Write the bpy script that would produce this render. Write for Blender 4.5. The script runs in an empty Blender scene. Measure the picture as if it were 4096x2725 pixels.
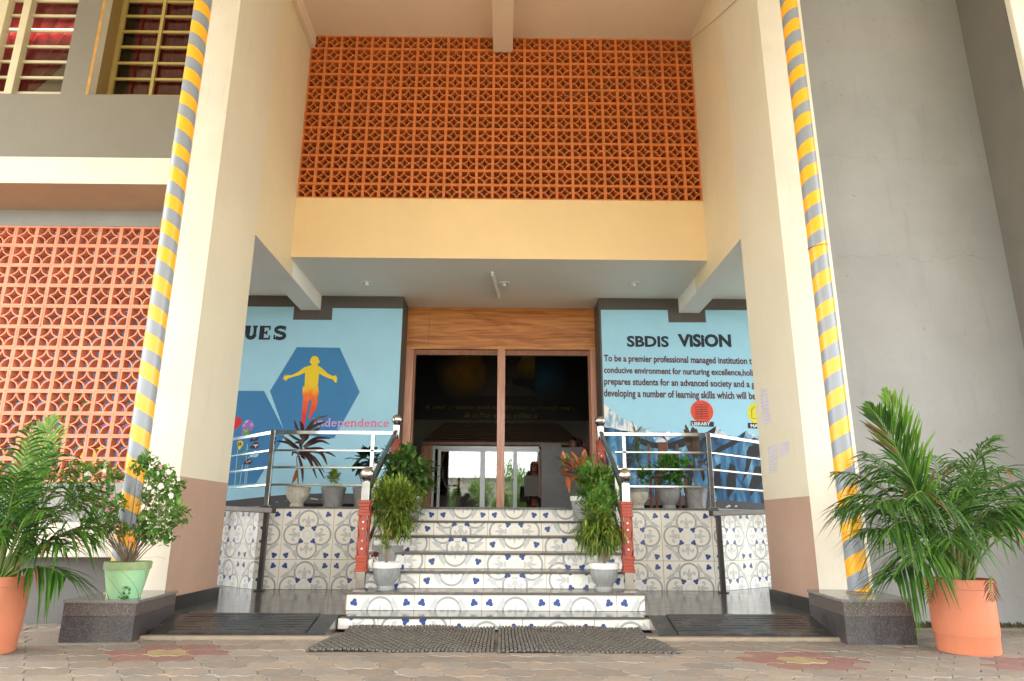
import bpy, math, random
from mathutils import Vector, Matrix
from mathutils.geometry import tessellate_polygon
random.seed(7)
S = bpy.context.scene
COL = S.collection
PI = math.pi

# ------------------------------------------------------------------ camera
FP, TH, PS, RO, HC = 2731.0, math.radians(15.02), math.radians(.6), .0045, .85
CM = Matrix.Rotation(-PS, 3, 'Z') @ Matrix.Rotation(PI/2+TH, 3, 'X') @ Matrix.Rotation(RO, 3, 'Z')
cd = bpy.data.cameras.new('camera'); cam = bpy.data.objects.new('camera', cd); COL.objects.link(cam)
cd.sensor_width = 36.0; cd.lens = 36.0*FP/4096; cd.clip_end = 1500; cd.clip_start = .05
cam.matrix_world = Matrix.Translation((0, 0, HC)) @ CM.to_4x4()
S.camera = cam
S.render.resolution_x, S.render.resolution_y = 1024, 681

def at(x, y, Y):            # a point of the photograph (4096 wide) on the plane y = Y
    d = CM @ Vector(((x-2048)/FP, -(y-1362.5)/FP, -1)); d = d*(Y/d.y)
    return Vector((d.x, d.y, d.z+HC))
def atz(x, y, z):
    d = CM @ Vector(((x-2048)/FP, -(y-1362.5)/FP, -1)); d = d*((z-HC)/d.z)
    return Vector((d.x, d.y, z))

# ------------------------------------------------------------------ world, sun, exposure
SUN_EL, SUN_AZ = math.radians(68), math.radians(195)    # high, in front of the building; the porch roof shades it
W = bpy.data.worlds.new('World'); S.world = W; W.use_nodes = True
nt = W.node_tree; nt.nodes.clear()
sky = nt.nodes.new('ShaderNodeTexSky'); sky.sky_type = 'NISHITA'; sky.sun_disc = False
sky.sun_elevation = SUN_EL; sky.sun_rotation = SUN_AZ; sky.air_density = 1.0; sky.dust_density = 2.5
tc = nt.nodes.new('ShaderNodeTexCoord'); mp = nt.nodes.new('ShaderNodeMapping'); mp.inputs['Scale'].default_value = (1, 1, 2.6)
nz = nt.nodes.new('ShaderNodeTexNoise'); nz.inputs['Scale'].default_value = 2.2; nz.inputs['Detail'].default_value = 8; nz.inputs['Roughness'].default_value = .6
cr = nt.nodes.new('ShaderNodeValToRGB'); cr.color_ramp.elements[0].position = .36; cr.color_ramp.elements[1].position = .62
cr.color_ramp.elements[0].color = (.45, .45, .45, 1); cr.color_ramp.elements[1].color = (1, 1, 1, 1)
mx = nt.nodes.new('ShaderNodeMix'); mx.data_type = 'RGBA'
mx.inputs['B'].default_value = (15.0, 14.9, 14.6, 1)
bg = nt.nodes.new('ShaderNodeBackground'); bg.inputs['Strength'].default_value = .14
ow = nt.nodes.new('ShaderNodeOutputWorld')
L = nt.links.new
L(tc.outputs['Generated'], mp.inputs['Vector']); L(mp.outputs[0], nz.inputs['Vector']); L(nz.outputs['Fac'], cr.inputs[0])
L(cr.outputs[0], mx.inputs['Factor']); L(sky.outputs[0], mx.inputs['A']); L(mx.outputs['Result'], bg.inputs['Color']); L(bg.outputs[0], ow.inputs[0])
sd = bpy.data.lights.new('sun', 'SUN'); sd.energy = 1.4; sd.angle = math.radians(12); sd.color = (1, .95, .86)
so = bpy.data.objects.new('sun', sd); COL.objects.link(so)
sv = Vector((math.sin(SUN_AZ)*math.cos(SUN_EL), math.cos(SUN_AZ)*math.cos(SUN_EL), math.sin(SUN_EL)))
so.rotation_euler = sv.to_track_quat('Z', 'Y').to_euler()
S.view_settings.view_transform = 'Standard'; S.view_settings.look = 'None'
S.view_settings.exposure = 2.05; S.view_settings.gamma = 1; S.view_settings.use_curve_mapping = False
S.render.engine = 'CYCLES'
try: S.cycles.max_bounces = 10; S.cycles.diffuse_bounces = 5
except Exception: pass

# ------------------------------------------------------------------ materials
def lin(c):
    c = c/255.0
    return c/12.92 if c <= .04045 else ((c+.055)/1.055)**2.4
def rgb(r, g, b): return (lin(r), lin(g), lin(b), 1)
MATS = {}
def mat(name, col, rough=.6, metal=0, var=0, vscale=3, bump=0, bscale=80, spec=.5, stretch=None, dark=None, island=0, obj=0, coat=0, streak=0):
    if name in MATS: return MATS[name]
    m = bpy.data.materials.new(name); m.use_nodes = True; n = m.node_tree.nodes; l = m.node_tree.links.new
    b = n['Principled BSDF']; b.inputs['Base Color'].default_value = col; b.inputs['Roughness'].default_value = rough
    b.inputs['Metallic'].default_value = metal; b.inputs['Specular IOR Level'].default_value = spec
    b.inputs['Coat Weight'].default_value = coat
    g = n.new('ShaderNodeNewGeometry'); src = g.outputs['Position']
    if stretch:
        mp = n.new('ShaderNodeMapping'); mp.inputs['Scale'].default_value = stretch; l(src, mp.inputs['Vector']); src = mp.outputs[0]
    last = None
    def mixc(fac, a, bcol):
        q = n.new('ShaderNodeMix'); q.data_type = 'RGBA'
        l(fac, q.inputs['Factor'])
        if a is None: q.inputs['A'].default_value = col
        else: l(a, q.inputs['A'])
        q.inputs['B'].default_value = bcol
        return q.outputs['Result']
    if var:
        t = n.new('ShaderNodeTexNoise'); t.inputs['Scale'].default_value = vscale; t.inputs['Detail'].default_value = 7; t.inputs['Roughness'].default_value = .65
        l(src, t.inputs['Vector'])
        mr = n.new('ShaderNodeMapRange'); mr.inputs['From Min'].default_value = .35; mr.inputs['From Max'].default_value = .7
        l(t.outputs['Fac'], mr.inputs['Value'])
        d = dark or tuple([c*(1-var) for c in col[:3]]+[1])
        last = mixc(mr.outputs[0], last, d)
    if streak:
        t = n.new('ShaderNodeTexNoise'); t.inputs['Scale'].default_value = 1; t.inputs['Detail'].default_value = 9; t.inputs['Roughness'].default_value = .7
        m3 = n.new('ShaderNodeMapping'); m3.inputs['Scale'].default_value = (9, 9, 1.1); l(g.outputs['Position'], m3.inputs['Vector']); l(m3.outputs[0], t.inputs['Vector'])
        mr = n.new('ShaderNodeMapRange'); mr.inputs['From Min'].default_value = .56; mr.inputs['From Max'].default_value = .72; mr.inputs['To Max'].default_value = streak
        l(t.outputs['Fac'], mr.inputs['Value']); last = mixc(mr.outputs[0], last, tuple([c*.45 for c in col[:3]]+[1]))
        t = n.new('ShaderNodeTexNoise'); t.inputs['Scale'].default_value = 23; t.inputs['Detail'].default_value = 5; l(g.outputs['Position'], t.inputs['Vector'])
        mr = n.new('ShaderNodeMapRange'); mr.inputs['From Min'].default_value = .69; mr.inputs['From Max'].default_value = .74; mr.inputs['To Max'].default_value = streak*1.6
        l(t.outputs['Fac'], mr.inputs['Value']); last = mixc(mr.outputs[0], last, tuple([c*.3 for c in col[:3]]+[1]))
    if island or obj:
        if island: rnd = g.outputs['Random Per Island']
        else:
            oi = n.new('ShaderNodeObjectInfo'); rnd = oi.outputs['Random']
        h = n.new('ShaderNodeHueSaturation'); mr = n.new('ShaderNodeMapRange')
        a = island or obj
        mr.inputs['To Min'].default_value = 1-a; mr.inputs['To Max'].default_value = 1+a
        l(rnd, mr.inputs['Value']); l(mr.outputs[0], h.inputs['Value'])
        if last is None: h.inputs['Color'].default_value = col
        else: l(last, h.inputs['Color'])
        last = h.outputs[0]
    if last is not None: l(last, b.inputs['Base Color'])
    if bump:
        t = n.new('ShaderNodeTexNoise'); t.inputs['Scale'].default_value = bscale; t.inputs['Detail'].default_value = 4
        l(src, t.inputs['Vector'])
        bp = n.new('ShaderNodeBump'); bp.inputs['Strength'].default_value = bump; bp.inputs['Distance'].default_value = .004
        l(t.outputs['Fac'], bp.inputs['Height']); l(bp.outputs[0], b.inputs['Normal'])
    MATS[name] = m; return m
def leafmat(name, c1, c2=None, trans=.35, rough=.38, isl=.3):
    if name in MATS: return MATS[name]
    m = bpy.data.materials.new(name); m.use_nodes = True; n = m.node_tree.nodes; l = m.node_tree.links.new
    b = n['Principled BSDF']; b.inputs['Roughness'].default_value = rough
    g = n.new('ShaderNodeNewGeometry'); q = n.new('ShaderNodeMix'); q.data_type = 'RGBA'
    q.inputs['A'].default_value = c1; q.inputs['B'].default_value = c2 or tuple([min(1, c*1.7) for c in c1[:3]]+[1])
    t = n.new('ShaderNodeTexNoise'); t.inputs['Scale'].default_value = 9; l(g.outputs['Position'], t.inputs['Vector'])
    mm = n.new('ShaderNodeMath'); mm.operation = 'MULTIPLY'; l(g.outputs['Random Per Island'], mm.inputs[0]); l(t.outputs['Fac'], mm.inputs[1])
    m2 = n.new('ShaderNodeMath'); m2.operation = 'MULTIPLY'; m2.inputs[1].default_value = 1.7; m2.use_clamp = True; l(mm.outputs[0], m2.inputs[0])
    l(m2.outputs[0], q.inputs['Factor']); l(q.outputs['Result'], b.inputs['Base Color'])
    tr = n.new('ShaderNodeBsdfTranslucent'); l(q.outputs['Result'], tr.inputs['Color'])
    ms = n.new('ShaderNodeMixShader'); ms.inputs[0].default_value = trans
    l(b.outputs[0], ms.inputs[1]); l(tr.outputs[0], ms.inputs[2]); l(ms.outputs[0], n['Material Output'].inputs['Surface'])
    MATS[name] = m; return m
def speckle(name, base, spots, rough=.25, scale=260, thr=.62, spec=.5):
    m = bpy.data.materials.new(name); m.use_nodes = True; n = m.node_tree.nodes; l = m.node_tree.links.new
    b = n['Principled BSDF']; b.inputs['Roughness'].default_value = rough; b.inputs['Specular IOR Level'].default_value = spec
    g = n.new('ShaderNodeNewGeometry'); t = n.new('ShaderNodeTexNoise'); t.inputs['Scale'].default_value = scale; t.inputs['Detail'].default_value = 3
    t2 = n.new('ShaderNodeTexNoise'); t2.inputs['Scale'].default_value = 6; t2.inputs['Detail'].default_value = 6
    l(g.outputs['Position'], t.inputs['Vector']); l(g.outputs['Position'], t2.inputs['Vector'])
    r = n.new('ShaderNodeMapRange'); r.inputs['From Min'].default_value = thr-.08; r.inputs['From Max'].default_value = thr+.08
    l(t.outputs['Fac'], r.inputs['Value']); q = n.new('ShaderNodeMix'); q.data_type = 'RGBA'
    q.inputs['A'].default_value = base; q.inputs['B'].default_value = spots
    l(r.outputs[0], q.inputs['Factor'])
    r2 = n.new('ShaderNodeMapRange'); r2.inputs['From Min'].default_value = .4; r2.inputs['From Max'].default_value = .75; r2.inputs['To Max'].default_value = .3
    l(t2.outputs['Fac'], r2.inputs['Value']); q2 = n.new('ShaderNodeMix'); q2.data_type = 'RGBA'; q2.inputs['B'].default_value = (.16, .14, .12, 1)
    l(r2.outputs[0], q2.inputs['Factor']); l(q.outputs['Result'], q2.inputs['A']); l(q2.outputs['Result'], b.inputs['Base Color'])
    r3 = n.new('ShaderNodeMapRange'); r3.inputs['To Min'].default_value = rough*.7; r3.inputs['To Max'].default_value = min(1, rough*1.8)
    l(t2.outputs['Fac'], r3.inputs['Value']); l(r3.outputs[0], b.inputs['Roughness'])
    MATS[name] = m; return m
def woodmat(name, c1, c2, axis=0, rough=.35, sc=1):
    m = bpy.data.materials.new(name); m.use_nodes = True; n = m.node_tree.nodes; l = m.node_tree.links.new
    b = n['Principled BSDF']; b.inputs['Roughness'].default_value = rough
    g = n.new('ShaderNodeNewGeometry'); mp = n.new('ShaderNodeMapping'); s = [14*sc]*3; s[axis] = 1.2*sc; mp.inputs['Scale'].default_value = s
    l(g.outputs['Position'], mp.inputs['Vector'])
    t = n.new('ShaderNodeTexNoise'); t.inputs['Scale'].default_value = 1; t.inputs['Detail'].default_value = 8; t.inputs['Distortion'].default_value = 1.6
    l(mp.outputs[0], t.inputs['Vector']); r = n.new('ShaderNodeValToRGB'); r.color_ramp.elements[0].position = .33; r.color_ramp.elements[1].position = .66
    r.color_ramp.elements[0].color = c1; r.color_ramp.elements[1].color = c2
    l(t.outputs['Fac'], r.inputs[0]); l(r.outputs[0], b.inputs['Base Color'])
    bp = n.new('ShaderNodeBump'); bp.inputs['Strength'].default_value = .25; bp.inputs['Distance'].default_value = .003; l(t.outputs['Fac'], bp.inputs['Height']); l(bp.outputs[0], b.inputs['Normal'])
    MATS[name] = m; return m

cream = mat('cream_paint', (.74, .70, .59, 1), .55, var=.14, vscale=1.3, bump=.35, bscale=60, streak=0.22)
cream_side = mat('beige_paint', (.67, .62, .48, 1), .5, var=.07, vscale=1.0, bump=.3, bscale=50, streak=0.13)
yellow_face = mat('yellow_paint', (.78, .58, .31, 1), .55, var=.06, vscale=1.2, bump=.2, streak=0.06)
recess = mat('recess_paint', (.70, .60, .40, 1), .55, var=.07, vscale=1.2, bump=.2, streak=0.08)
peach = mat('peach_ceiling', (.76, .62, .47, 1), .7, var=.06, vscale=1.2, bump=.2)
white_ceil = mat('white_ceiling', (.80, .785, .73, 1), .7, var=.05, vscale=1, bump=.15)
brown_dado = mat('brown_dado', (.44, .29, .215, 1), .45, var=.1, vscale=2.2, bump=.3, streak=0.2)
grey_wall = mat('grey_wall', (.275, .28, .275, 1), .7, var=.16, vscale=1.1, bump=.6, bscale=40, streak=0.25)
grey_dark = mat('grey_wall_dark', (.18, .165, .13, 1), .7, var=.1, vscale=1.5, bump=.4, streak=0.12)
grey_paint = mat('grey_trim_paint', (.085, .078, .07, 1), .6, var=.1)
lower_grey = mat('lower_grey_paint', (.14, .135, .13, 1), .7, var=.2, vscale=2, streak=0.3)  # plain dark grey, used for the wall below the left ledge
terra = mat('terracotta_paint', (.66, .19, .045, 1), .6, var=.2, vscale=5, bump=.5, obj=.06)
terra_l = mat('coral_paint', (.72, .27, .155, 1), .6, var=.2, vscale=5, bump=.5, obj=.09)
wall_blue = mat('pale_blue_paint', rgb(156, 208, 232), .6, var=.07, vscale=1.5, bump=.2)
ink_navy = mat('navy_ink', rgb(28, 36, 50), .6); ink_maroon = mat('maroon_ink', rgb(88, 40, 44), .6)
hexblue = mat('hexagon_blue', rgb(52, 124, 178), .6, var=.08)
blacktrim = mat('black_granite_skirting', (.008, .008, .009, 1), .12, var=.5, vscale=10, streak=0.06)
basegrey = mat('baseboard_grey', (.075, .08, .085, 1), .5, var=.2)
granite = speckle('speckled_granite', (.020, .019, .021, 1), (.14, .12, .12, 1), .3, 170, .60)
granite_b = speckle('brown_speckled_granite', (.05, .037, .034, 1), (.20, .16, .145, 1), .3, 120, .58)
granite_top = speckle('granite_top', (.16, .155, .15, 1), (.3, .29, .27, 1), .14, 200, .6)
tread_m = speckle('tread_stone', (.085, .08, .075, 1), (.14, .13, .12, 1), .2, 300, .6)
landing_m = speckle('landing_stone', (.055, .058, .06, 1), (.09, .09, .09, 1), .13, 300, .6, spec=.4)
ramp_m = speckle('ramp_stone', (.022, .022, .023, 1), (.06, .055, .05, 1), .2, 200, .62)
steel = mat('polished_steel', (.52, .52, .51, 1), .12, 1, var=.45, vscale=5)
steel_ball = mat('brushed_steel', (.5, .48, .45, 1), .22, 1)
steel_dk = mat('dull_steel', (.30, .29, .28, 1), .25, 1, var=.3, vscale=6); rail_dk = mat('dark_rail', (.07, .062, .055, 1), .35, .5, var=.4, vscale=8)
redwood = woodmat('red_turned_wood', (.22, .026, .010, 1), (.32, .045, .016, 1), 2, .45)
teak = woodmat('teak_panel', (.34, .10, .02, 1), (.62, .26, .065, 1), 0, .28, .8)
teak_v = woodmat('teak_post', (.42, .17, .09, 1), (.54, .27, .17, 1), 2, .25)
darkteak = woodmat('dark_teak', (.20, .07, .025, 1), (.30, .12, .05, 1), 2, .4)
tile_cream = mat('tile_cream', (.76, .735, .66, 1), .22, var=.05, vscale=5, obj=.03)
tile_ring = mat('tile_ring_grey', (.31, .325, .325, 1), .25); tile_lg = mat('tile_light_grey', (.47, .485, .485, 1), .25)
tile_white = mat('tile_white', (.66, .68, .68, 1), .25); tile_blue = mat('tile_blue', (.032, .07, .23, 1), .25)
grout = mat('grout', (.26, .20, .14, 1), .9)
pot_grey = mat('pot_grey', (.27, .275, .27, 1), .5, var=.25, vscale=7, bump=.3); pot_white = mat('pot_white', (.70, .69, .66, 1), .55, var=.2, vscale=9)
pot_old = mat('pot_weathered', (.36, .35, .31, 1), .7, var=.6, vscale=14, bump=.5, dark=(.62, .58, .45, 1))
pot_orange = mat('pot_orange', (.58, .20, .105, 1), .42, var=.12, vscale=3, spec=.4, streak=0.18)
pot_green = mat('pot_green', (.24, .50, .30, 1), .55, var=.6, vscale=8, dark=(.34, .50, .24, 1), bump=.3)
groove = mat('pot_groove', (.10, .085, .06, 1), .8); green_rim = mat('pot_green_rim', (.26, .36, .17, 1), .7, var=.5, vscale=10, dark=(.20, .22, .10, 1))
soil = mat('soil', (.06, .04, .025, 1), .95, var=.4, vscale=30, bump=1)
bark = mat('stem_bark', (.22, .16, .09, 1), .8, var=.3, vscale=20)
palm_leaf = leafmat('palm_leaf', (.018, .066, .011, 1), (.105, .25, .033, 1), .35, .35)
palm_young = leafmat('young_palm_leaf', (.13, .27, .035, 1), (.20, .36, .05, 1), .4, .35)
palm_dead = leafmat('dead_palm_leaf', (.16, .07, .03, 1), None, .2, .7)
palm_stem = mat('palm_stem', (.16, .24, .05, 1), .5, var=.3, vscale=12)
hib_leaf = leafmat('hibiscus_leaf', (.07, .20, .035, 1), (.22, .40, .08, 1), .4)
croton = leafmat('croton_leaf', (.08, .19, .025, 1), (.40, .47, .07, 1), .3)
croton2 = leafmat('croton_leaf_dark', (.03, .09, .015, 1), (.24, .28, .04, 1), .3)
aucuba = leafmat('spotted_leaf', (.035, .10, .025, 1), (.17, .27, .06, 1), .2, .3)
broad = leafmat('glossy_green_leaf', (.045, .14, .025, 1), (.12, .29, .05, 1), .25, .22)
lime_leaf = leafmat('lime_leaf', (.22, .34, .05, 1), (.42, .50, .09, 1), .35)
red_leaf = leafmat('orange_leaf', (.42, .10, .035, 1), (.62, .24, .09, 1), .3); wine = leafmat('wine_leaf', (.035, .022, .02, 1), (.07, .035, .035, 1), .15, .3)
wine2 = leafmat('purple_leaf', (.10, .02, .025, 1), None, .2)
flower_w = leafmat('white_petal', (.58, .58, .53, 1), None, .3, .6); flower_p = leafmat('pink_petal', (.65, .18, .22, 1), (.8, .4, .42, 1), .3, .6); flower_o = leafmat('orange_petal', (.80, .20, .05, 1), None, .3, .6)
rubber = mat('rubber_mat', (.12, .11, .095, 1), .75, var=.35, vscale=16, bump=.6, bscale=150)
paver_m = mat('paver_tan', (.27, .215, .165, 1), .85, var=.4, vscale=4, bump=1.2, bscale=55, dark=(.19, .185, .17, 1), obj=.16)
paver_r = mat('paver_red', (.24, .115, .095, 1), .85, var=.6, vscale=6, bump=1.2, bscale=55, dark=(.22, .14, .12, 1), obj=.08); paver_y = mat('paver_yellow', (.37, .285, .15, 1), .85, var=.3, vscale=6, bump=1.2, bscale=55)
arc_m = mat('paver_ridge', (.36, .30, .24, 1), .9)
sand = mat('sandy_ground', (.34, .30, .22, 1), .95, var=.3, vscale=2, bump=1)
kerb_m = mat('mortar_kerb', (.31, .255, .19, 1), .9, var=.25, vscale=7, bump=.8)
alu = mat('aluminium', (.42, .43, .44, 1), .4, .6)
desk_m = mat('desk_laminate', (.13, .135, .145, 1), .5, var=.35, vscale=5, dark=(.19, .195, .2, 1))
black_m = mat('matt_black', (.006, .006, .007, 1), .6); paper = mat('paper', (.60, .57, .60, 1), .8, var=.12, vscale=12); print_m = mat('faint_print', (.42, .40, .48, 1), .8)
white_m = mat('white_plastic', (.8, .8, .78, 1), .4); bar_m = mat('window_bar_paint', (.52, .46, .30, 1), .5, var=.1)
bar_y = mat('window_bar_ochre', (.42, .32, .10, 1), .5, var=.15)
orange_trim = mat('ochre_trim', (.55, .27, .03, 1), .6, var=.4, vscale=10); curtain = mat('red_curtain', (.42, .02, .04, 1), .8, var=.4, vscale=4)
room_dark = mat('room_wall', (.20, .18, .14, 1), .8); shed_wall = mat('shed_wall', (.5, .48, .44, 1), .8); roof_sheet = mat('corrugated_sheet', (.62, .63, .65, 1), .4, .3, var=.2, vscale=2)
brick_m = mat('brick', (.25, .07, .035, 1), .8, var=.3, vscale=8, obj=.15)

def glassmat(name, refl, tint):
    m = bpy.data.materials.new(name); m.use_nodes = True; n = m.node_tree.nodes; l = m.node_tree.links.new; n.remove(n['Principled BSDF'])
    a = n.new('ShaderNodeBsdfTransparent'); a.inputs[0].default_value = tint; g = n.new('ShaderNodeBsdfGlossy'); g.inputs['Roughness'].default_value = .015; g.inputs['Color'].default_value = (.95, .97, 1, 1)
    ms = n.new('ShaderNodeMixShader'); ms.inputs[0].default_value = refl; l(a.outputs[0], ms.inputs[1]); l(g.outputs[0], ms.inputs[2]); l(ms.outputs[0], n['Material Output'].inputs['Surface'])
    MATS[name] = m; return m
glass = glassmat('tinted_glass', .15, (.95, .95, .95, 1)); win_glass = glassmat('window_glass', .04, (.75, .72, .65, 1))

def stripes(name, sign, off):
    m = bpy.data.materials.new(name); m.use_nodes = True; n = m.node_tree.nodes; l = m.node_tree.links.new; b = n['Principled BSDF']; b.inputs['Roughness'].default_value = .3
    t = n.new('ShaderNodeTexCoord'); s = n.new('ShaderNodeSeparateXYZ'); l(t.outputs['Object'], s.inputs[0])
    def M(op, a, bb=None):
        q = n.new('ShaderNodeMath'); q.operation = op
        for i, v in enumerate((a, bb)):
            if v is None: continue
            if isinstance(v, (int, float)): q.inputs[i].default_value = v
            else: l(v, q.inputs[i])
        return q.outputs[0]
    an = M('MULTIPLY', M('ARCTAN2', s.outputs['Y'], s.outputs['X']), sign/(2*PI))
    nz = n.new('ShaderNodeTexNoise'); nz.noise_dimensions = '1D'; nz.inputs['Scale'].default_value = 1.9; l(M('DIVIDE', s.outputs['Z'], 1), nz.inputs['W'])
    f = M('FRACT', M('ADD', M('ADD', M('DIVIDE', s.outputs['Z'], .272), an), M('ADD', M('MULTIPLY', nz.outputs['Fac'], .35), off)))
    c = M('GREATER_THAN', f, .50)
    q = n.new('ShaderNodeMix'); q.data_type = 'RGBA'; q.inputs['A'].default_value = (.235, .265, .30, 1); q.inputs['B'].default_value = (.86, .40, .018, 1)
    l(c, q.inputs['Factor'])
    n2 = n.new('ShaderNodeTexNoise'); n2.inputs['Scale'].default_value = 7; n2.inputs['Detail'].default_value = 8; l(t.outputs['Object'], n2.inputs['Vector'])
    r = n.new('ShaderNodeMapRange'); r.inputs['From Min'].default_value = .66; r.inputs['From Max'].default_value = .8; r.inputs['To Max'].default_value = .5; l(n2.outputs['Fac'], r.inputs['Value'])
    q2 = n.new('ShaderNodeMix'); q2.data_type = 'RGBA'; q2.inputs['B'].default_value = (.25, .2, .15, 1); l(q.outputs['Result'], q2.inputs['A']); l(r.outputs[0], q2.inputs['Factor'])
    l(q2.outputs['Result'], b.inputs['Base Color']); MATS[name] = m; return m
def mural_mat(name, cols, scale=3, stretch=(1, 1, 1), dist=1.5, rough=.6):
    m = bpy.data.materials.new(name); m.use_nodes = True; n = m.node_tree.nodes; l = m.node_tree.links.new; b = n['Principled BSDF']; b.inputs['Roughness'].default_value = rough
    g = n.new('ShaderNodeNewGeometry'); mp = n.new('ShaderNodeMapping'); mp.inputs['Scale'].default_value = stretch; mp.inputs['Rotation'].default_value = (0, .45, 0)
    t = n.new('ShaderNodeTexNoise'); t.inputs['Scale'].default_value = scale; t.inputs['Detail'].default_value = 6; t.inputs['Distortion'].default_value = dist
    l(g.outputs['Position'], mp.inputs['Vector']); l(mp.outputs[0], t.inputs['Vector']); r = n.new('ShaderNodeValToRGB'); l(t.outputs['Fac'], r.inputs[0])
    e = r.color_ramp.elements
    for i, (p, c) in enumerate(cols):
        k = e[i] if i < 2 else e.new(p)
        k.position = p; k.color = c
    l(r.outputs[0], b.inputs['Base Color']); MATS[name] = m; return m
mount = mural_mat('mountain_blue', [(.34, rgb(18, 30, 44)), (.45, rgb(30, 78, 118)), (.56, rgb(60, 122, 165)), (.7, rgb(140, 185, 210))], 2.0, (2.4, 1, .7))
snow = mural_mat('mountain_snow', [(.38, rgb(120, 160, 190)), (.5, rgb(190, 205, 215)), (.6, rgb(225, 222, 218))], 4, (2.5, 1, 1))
mount_dk = mat('mountain_dark', rgb(24, 30, 38), .6, var=.3, vscale=6)

# ------------------------------------------------------------------ mesh builder
class MB:
    def __init__(s): s.v = []; s.f = []; s.m = []; s.mats = []
    def mi(s, m):
        if m not in s.mats: s.mats.append(m)
        return s.mats.index(m)
    def face(s, pts, m):
        i = len(s.v); s.v += [tuple(p) for p in pts]; s.f.append(list(range(i, i+len(pts)))); s.m.append(s.mi(m))
    def grid(s, rows, m, close=False):
        i0 = len(s.v); nn = len(rows[0])
        for r in rows: s.v += [tuple(p) for p in r]
        k = s.mi(m)
        for a in range(len(rows)-1):
            for b in range(nn if close else nn-1):
                c = (b+1) % nn
                s.f.append([i0+a*nn+b, i0+a*nn+c, i0+(a+1)*nn+c, i0+(a+1)*nn+b]); s.m.append(k)
    def cap(s, ring, m, flip=False):
        i = len(s.v); s.v += [tuple(p) for p in ring]; f = list(range(i, i+len(ring)))
        s.f.append(f[::-1] if flip else f); s.m.append(s.mi(m))
    def box(s, x0, x1, y0, y1, z0, z1, m):
        i = len(s.v); s.v += [(x0,y0,z0),(x1,y0,z0),(x1,y1,z0),(x0,y1,z0),(x0,y0,z1),(x1,y0,z1),(x1,y1,z1),(x0,y1,z1)]
        k = s.mi(m)
        for f in ((3,2,1,0),(4,5,6,7),(0,1,5,4),(1,2,6,5),(2,3,7,6),(3,0,4,7)): s.f.append([i+q for q in f]); s.m.append(k)
        return s
    def bar(s, p, q, w, h, m, up=(0, 0, 1)):          # rectangular section, w sideways, h along up
        p, q = Vector(p), Vector(q); d = (q-p).normalized(); u = Vector(up); a = d.cross(u).normalized()*w/2; u = a.cross(d).normalized()*h/2
        i = len(s.v); s.v += [tuple(x) for x in (p-a-u, p+a-u, p+a+u, p-a+u, q-a-u, q+a-u, q+a+u, q-a+u)]; k = s.mi(m)
        for f in ((0,1,2,3),(7,6,5,4),(0,4,5,1),(1,5,6,2),(2,6,7,3),(3,7,4,0)): s.f.append([i+j for j in f]); s.m.append(k)
    def tube(s, pts, r, m, n=8, caps=True):
        pts = [Vector(p) for p in pts]; rows = []; ref = Vector((.31, .17, .93)).normalized()
        for i, p in enumerate(pts):
            d = (pts[min(i+1, len(pts)-1)]-pts[max(i-1, 0)]).normalized()
            if abs(d.dot(ref)) > .97: ref = Vector((1, .1, 0)).normalized()
            a = d.cross(ref).normalized(); b = d.cross(a)
            rr = r[i] if isinstance(r, (list, tuple)) else r
            rows.append([p+(a*math.cos(t)+b*math.sin(t))*rr for t in [2*PI*k/n for k in range(n)]])
        s.grid(rows, m, True)
        if caps: s.cap(rows[0], m, True); s.cap(rows[-1], m)
    def lathe(s, prof, c, m, n=32, rf=None):
        rows = []
        for r, z in prof:
            rows.append([(c[0]+r*(rf(t, z) if rf else 1)*math.cos(t), c[1]+r*(rf(t, z) if rf else 1)*math.sin(t), c[2]+z) for t in [2*PI*k/n for k in range(n)]])
        s.grid(rows, m, True)
    def sphere(s, c, r, m, n=24, k=14):
        s.lathe([(max(r*math.sin(PI*i/k), .0001), -r*math.cos(PI*i/k)) for i in range(k+1)], c, m, n)
    def poly(s, pts, m, y):                              # flat figure in x,z at depth y (concave allowed)
        P = [Vector((a, 0, b)) for a, b in pts]
        for t in tessellate_polygon([P]):
            q = [(P[j].x, y, P[j].z) for j in t]
            n = (Vector(q[1])-Vector(q[0])).cross(Vector(q[2])-Vector(q[0]))
            s.face(q if n.y < 0 else q[::-1], m)
    def slab(s, pts, m, y, t=.0012):                     # thin raised figure with sides
        s.poly(pts, m, y)
    def prism(s, pts, y0, y1, m):                        # outline in x,z extruded in y
        s.poly(pts, m, y0); P = pts+[pts[0]]
        for a, b in zip(P, P[1:]): s.face([(a[0], y0, a[1]), (b[0], y0, b[1]), (b[0], y1, b[1]), (a[0], y1, a[1])], m)
    def mesh(s, name, off=(0, 0, 0), smooth=None):
        me = bpy.data.meshes.new(name); me.from_pydata([(a-off[0], b-off[1], c-off[2]) for a, b, c in s.v], [], s.f)
        for m in s.mats: me.materials.append(m)
        me.polygons.foreach_set('material_index', s.m)
        if smooth:
            me.polygons.foreach_set('use_smooth', [True]*len(s.f)); me.update(); me.set_sharp_from_angle(angle=math.radians(smooth))
        me.update(); return me
    def build(s, name, parent=None, smooth=None, bev=0, label=None, cat=None, group=None, kind=None):
        off = WL[parent.name] if parent else (0, 0, 0)
        o = bpy.data.objects.new(name, s.mesh(name, off, smooth)); COL.objects.link(o)
        if parent: o.parent = parent
        WL[o.name] = off if parent else (0, 0, 0)
        if bev:
            b = o.modifiers.new('bevel', 'BEVEL'); b.width = bev; b.segments = 2; b.limit_method = 'ANGLE'
        tag(o, label, cat, group, kind); return o
WL = {}
def tag(o, label=None, cat=None, group=None, kind=None):
    if label: o['label'] = label
    if cat: o['category'] = cat
    if group: o['group'] = group
    if kind: o['kind'] = kind
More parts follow.
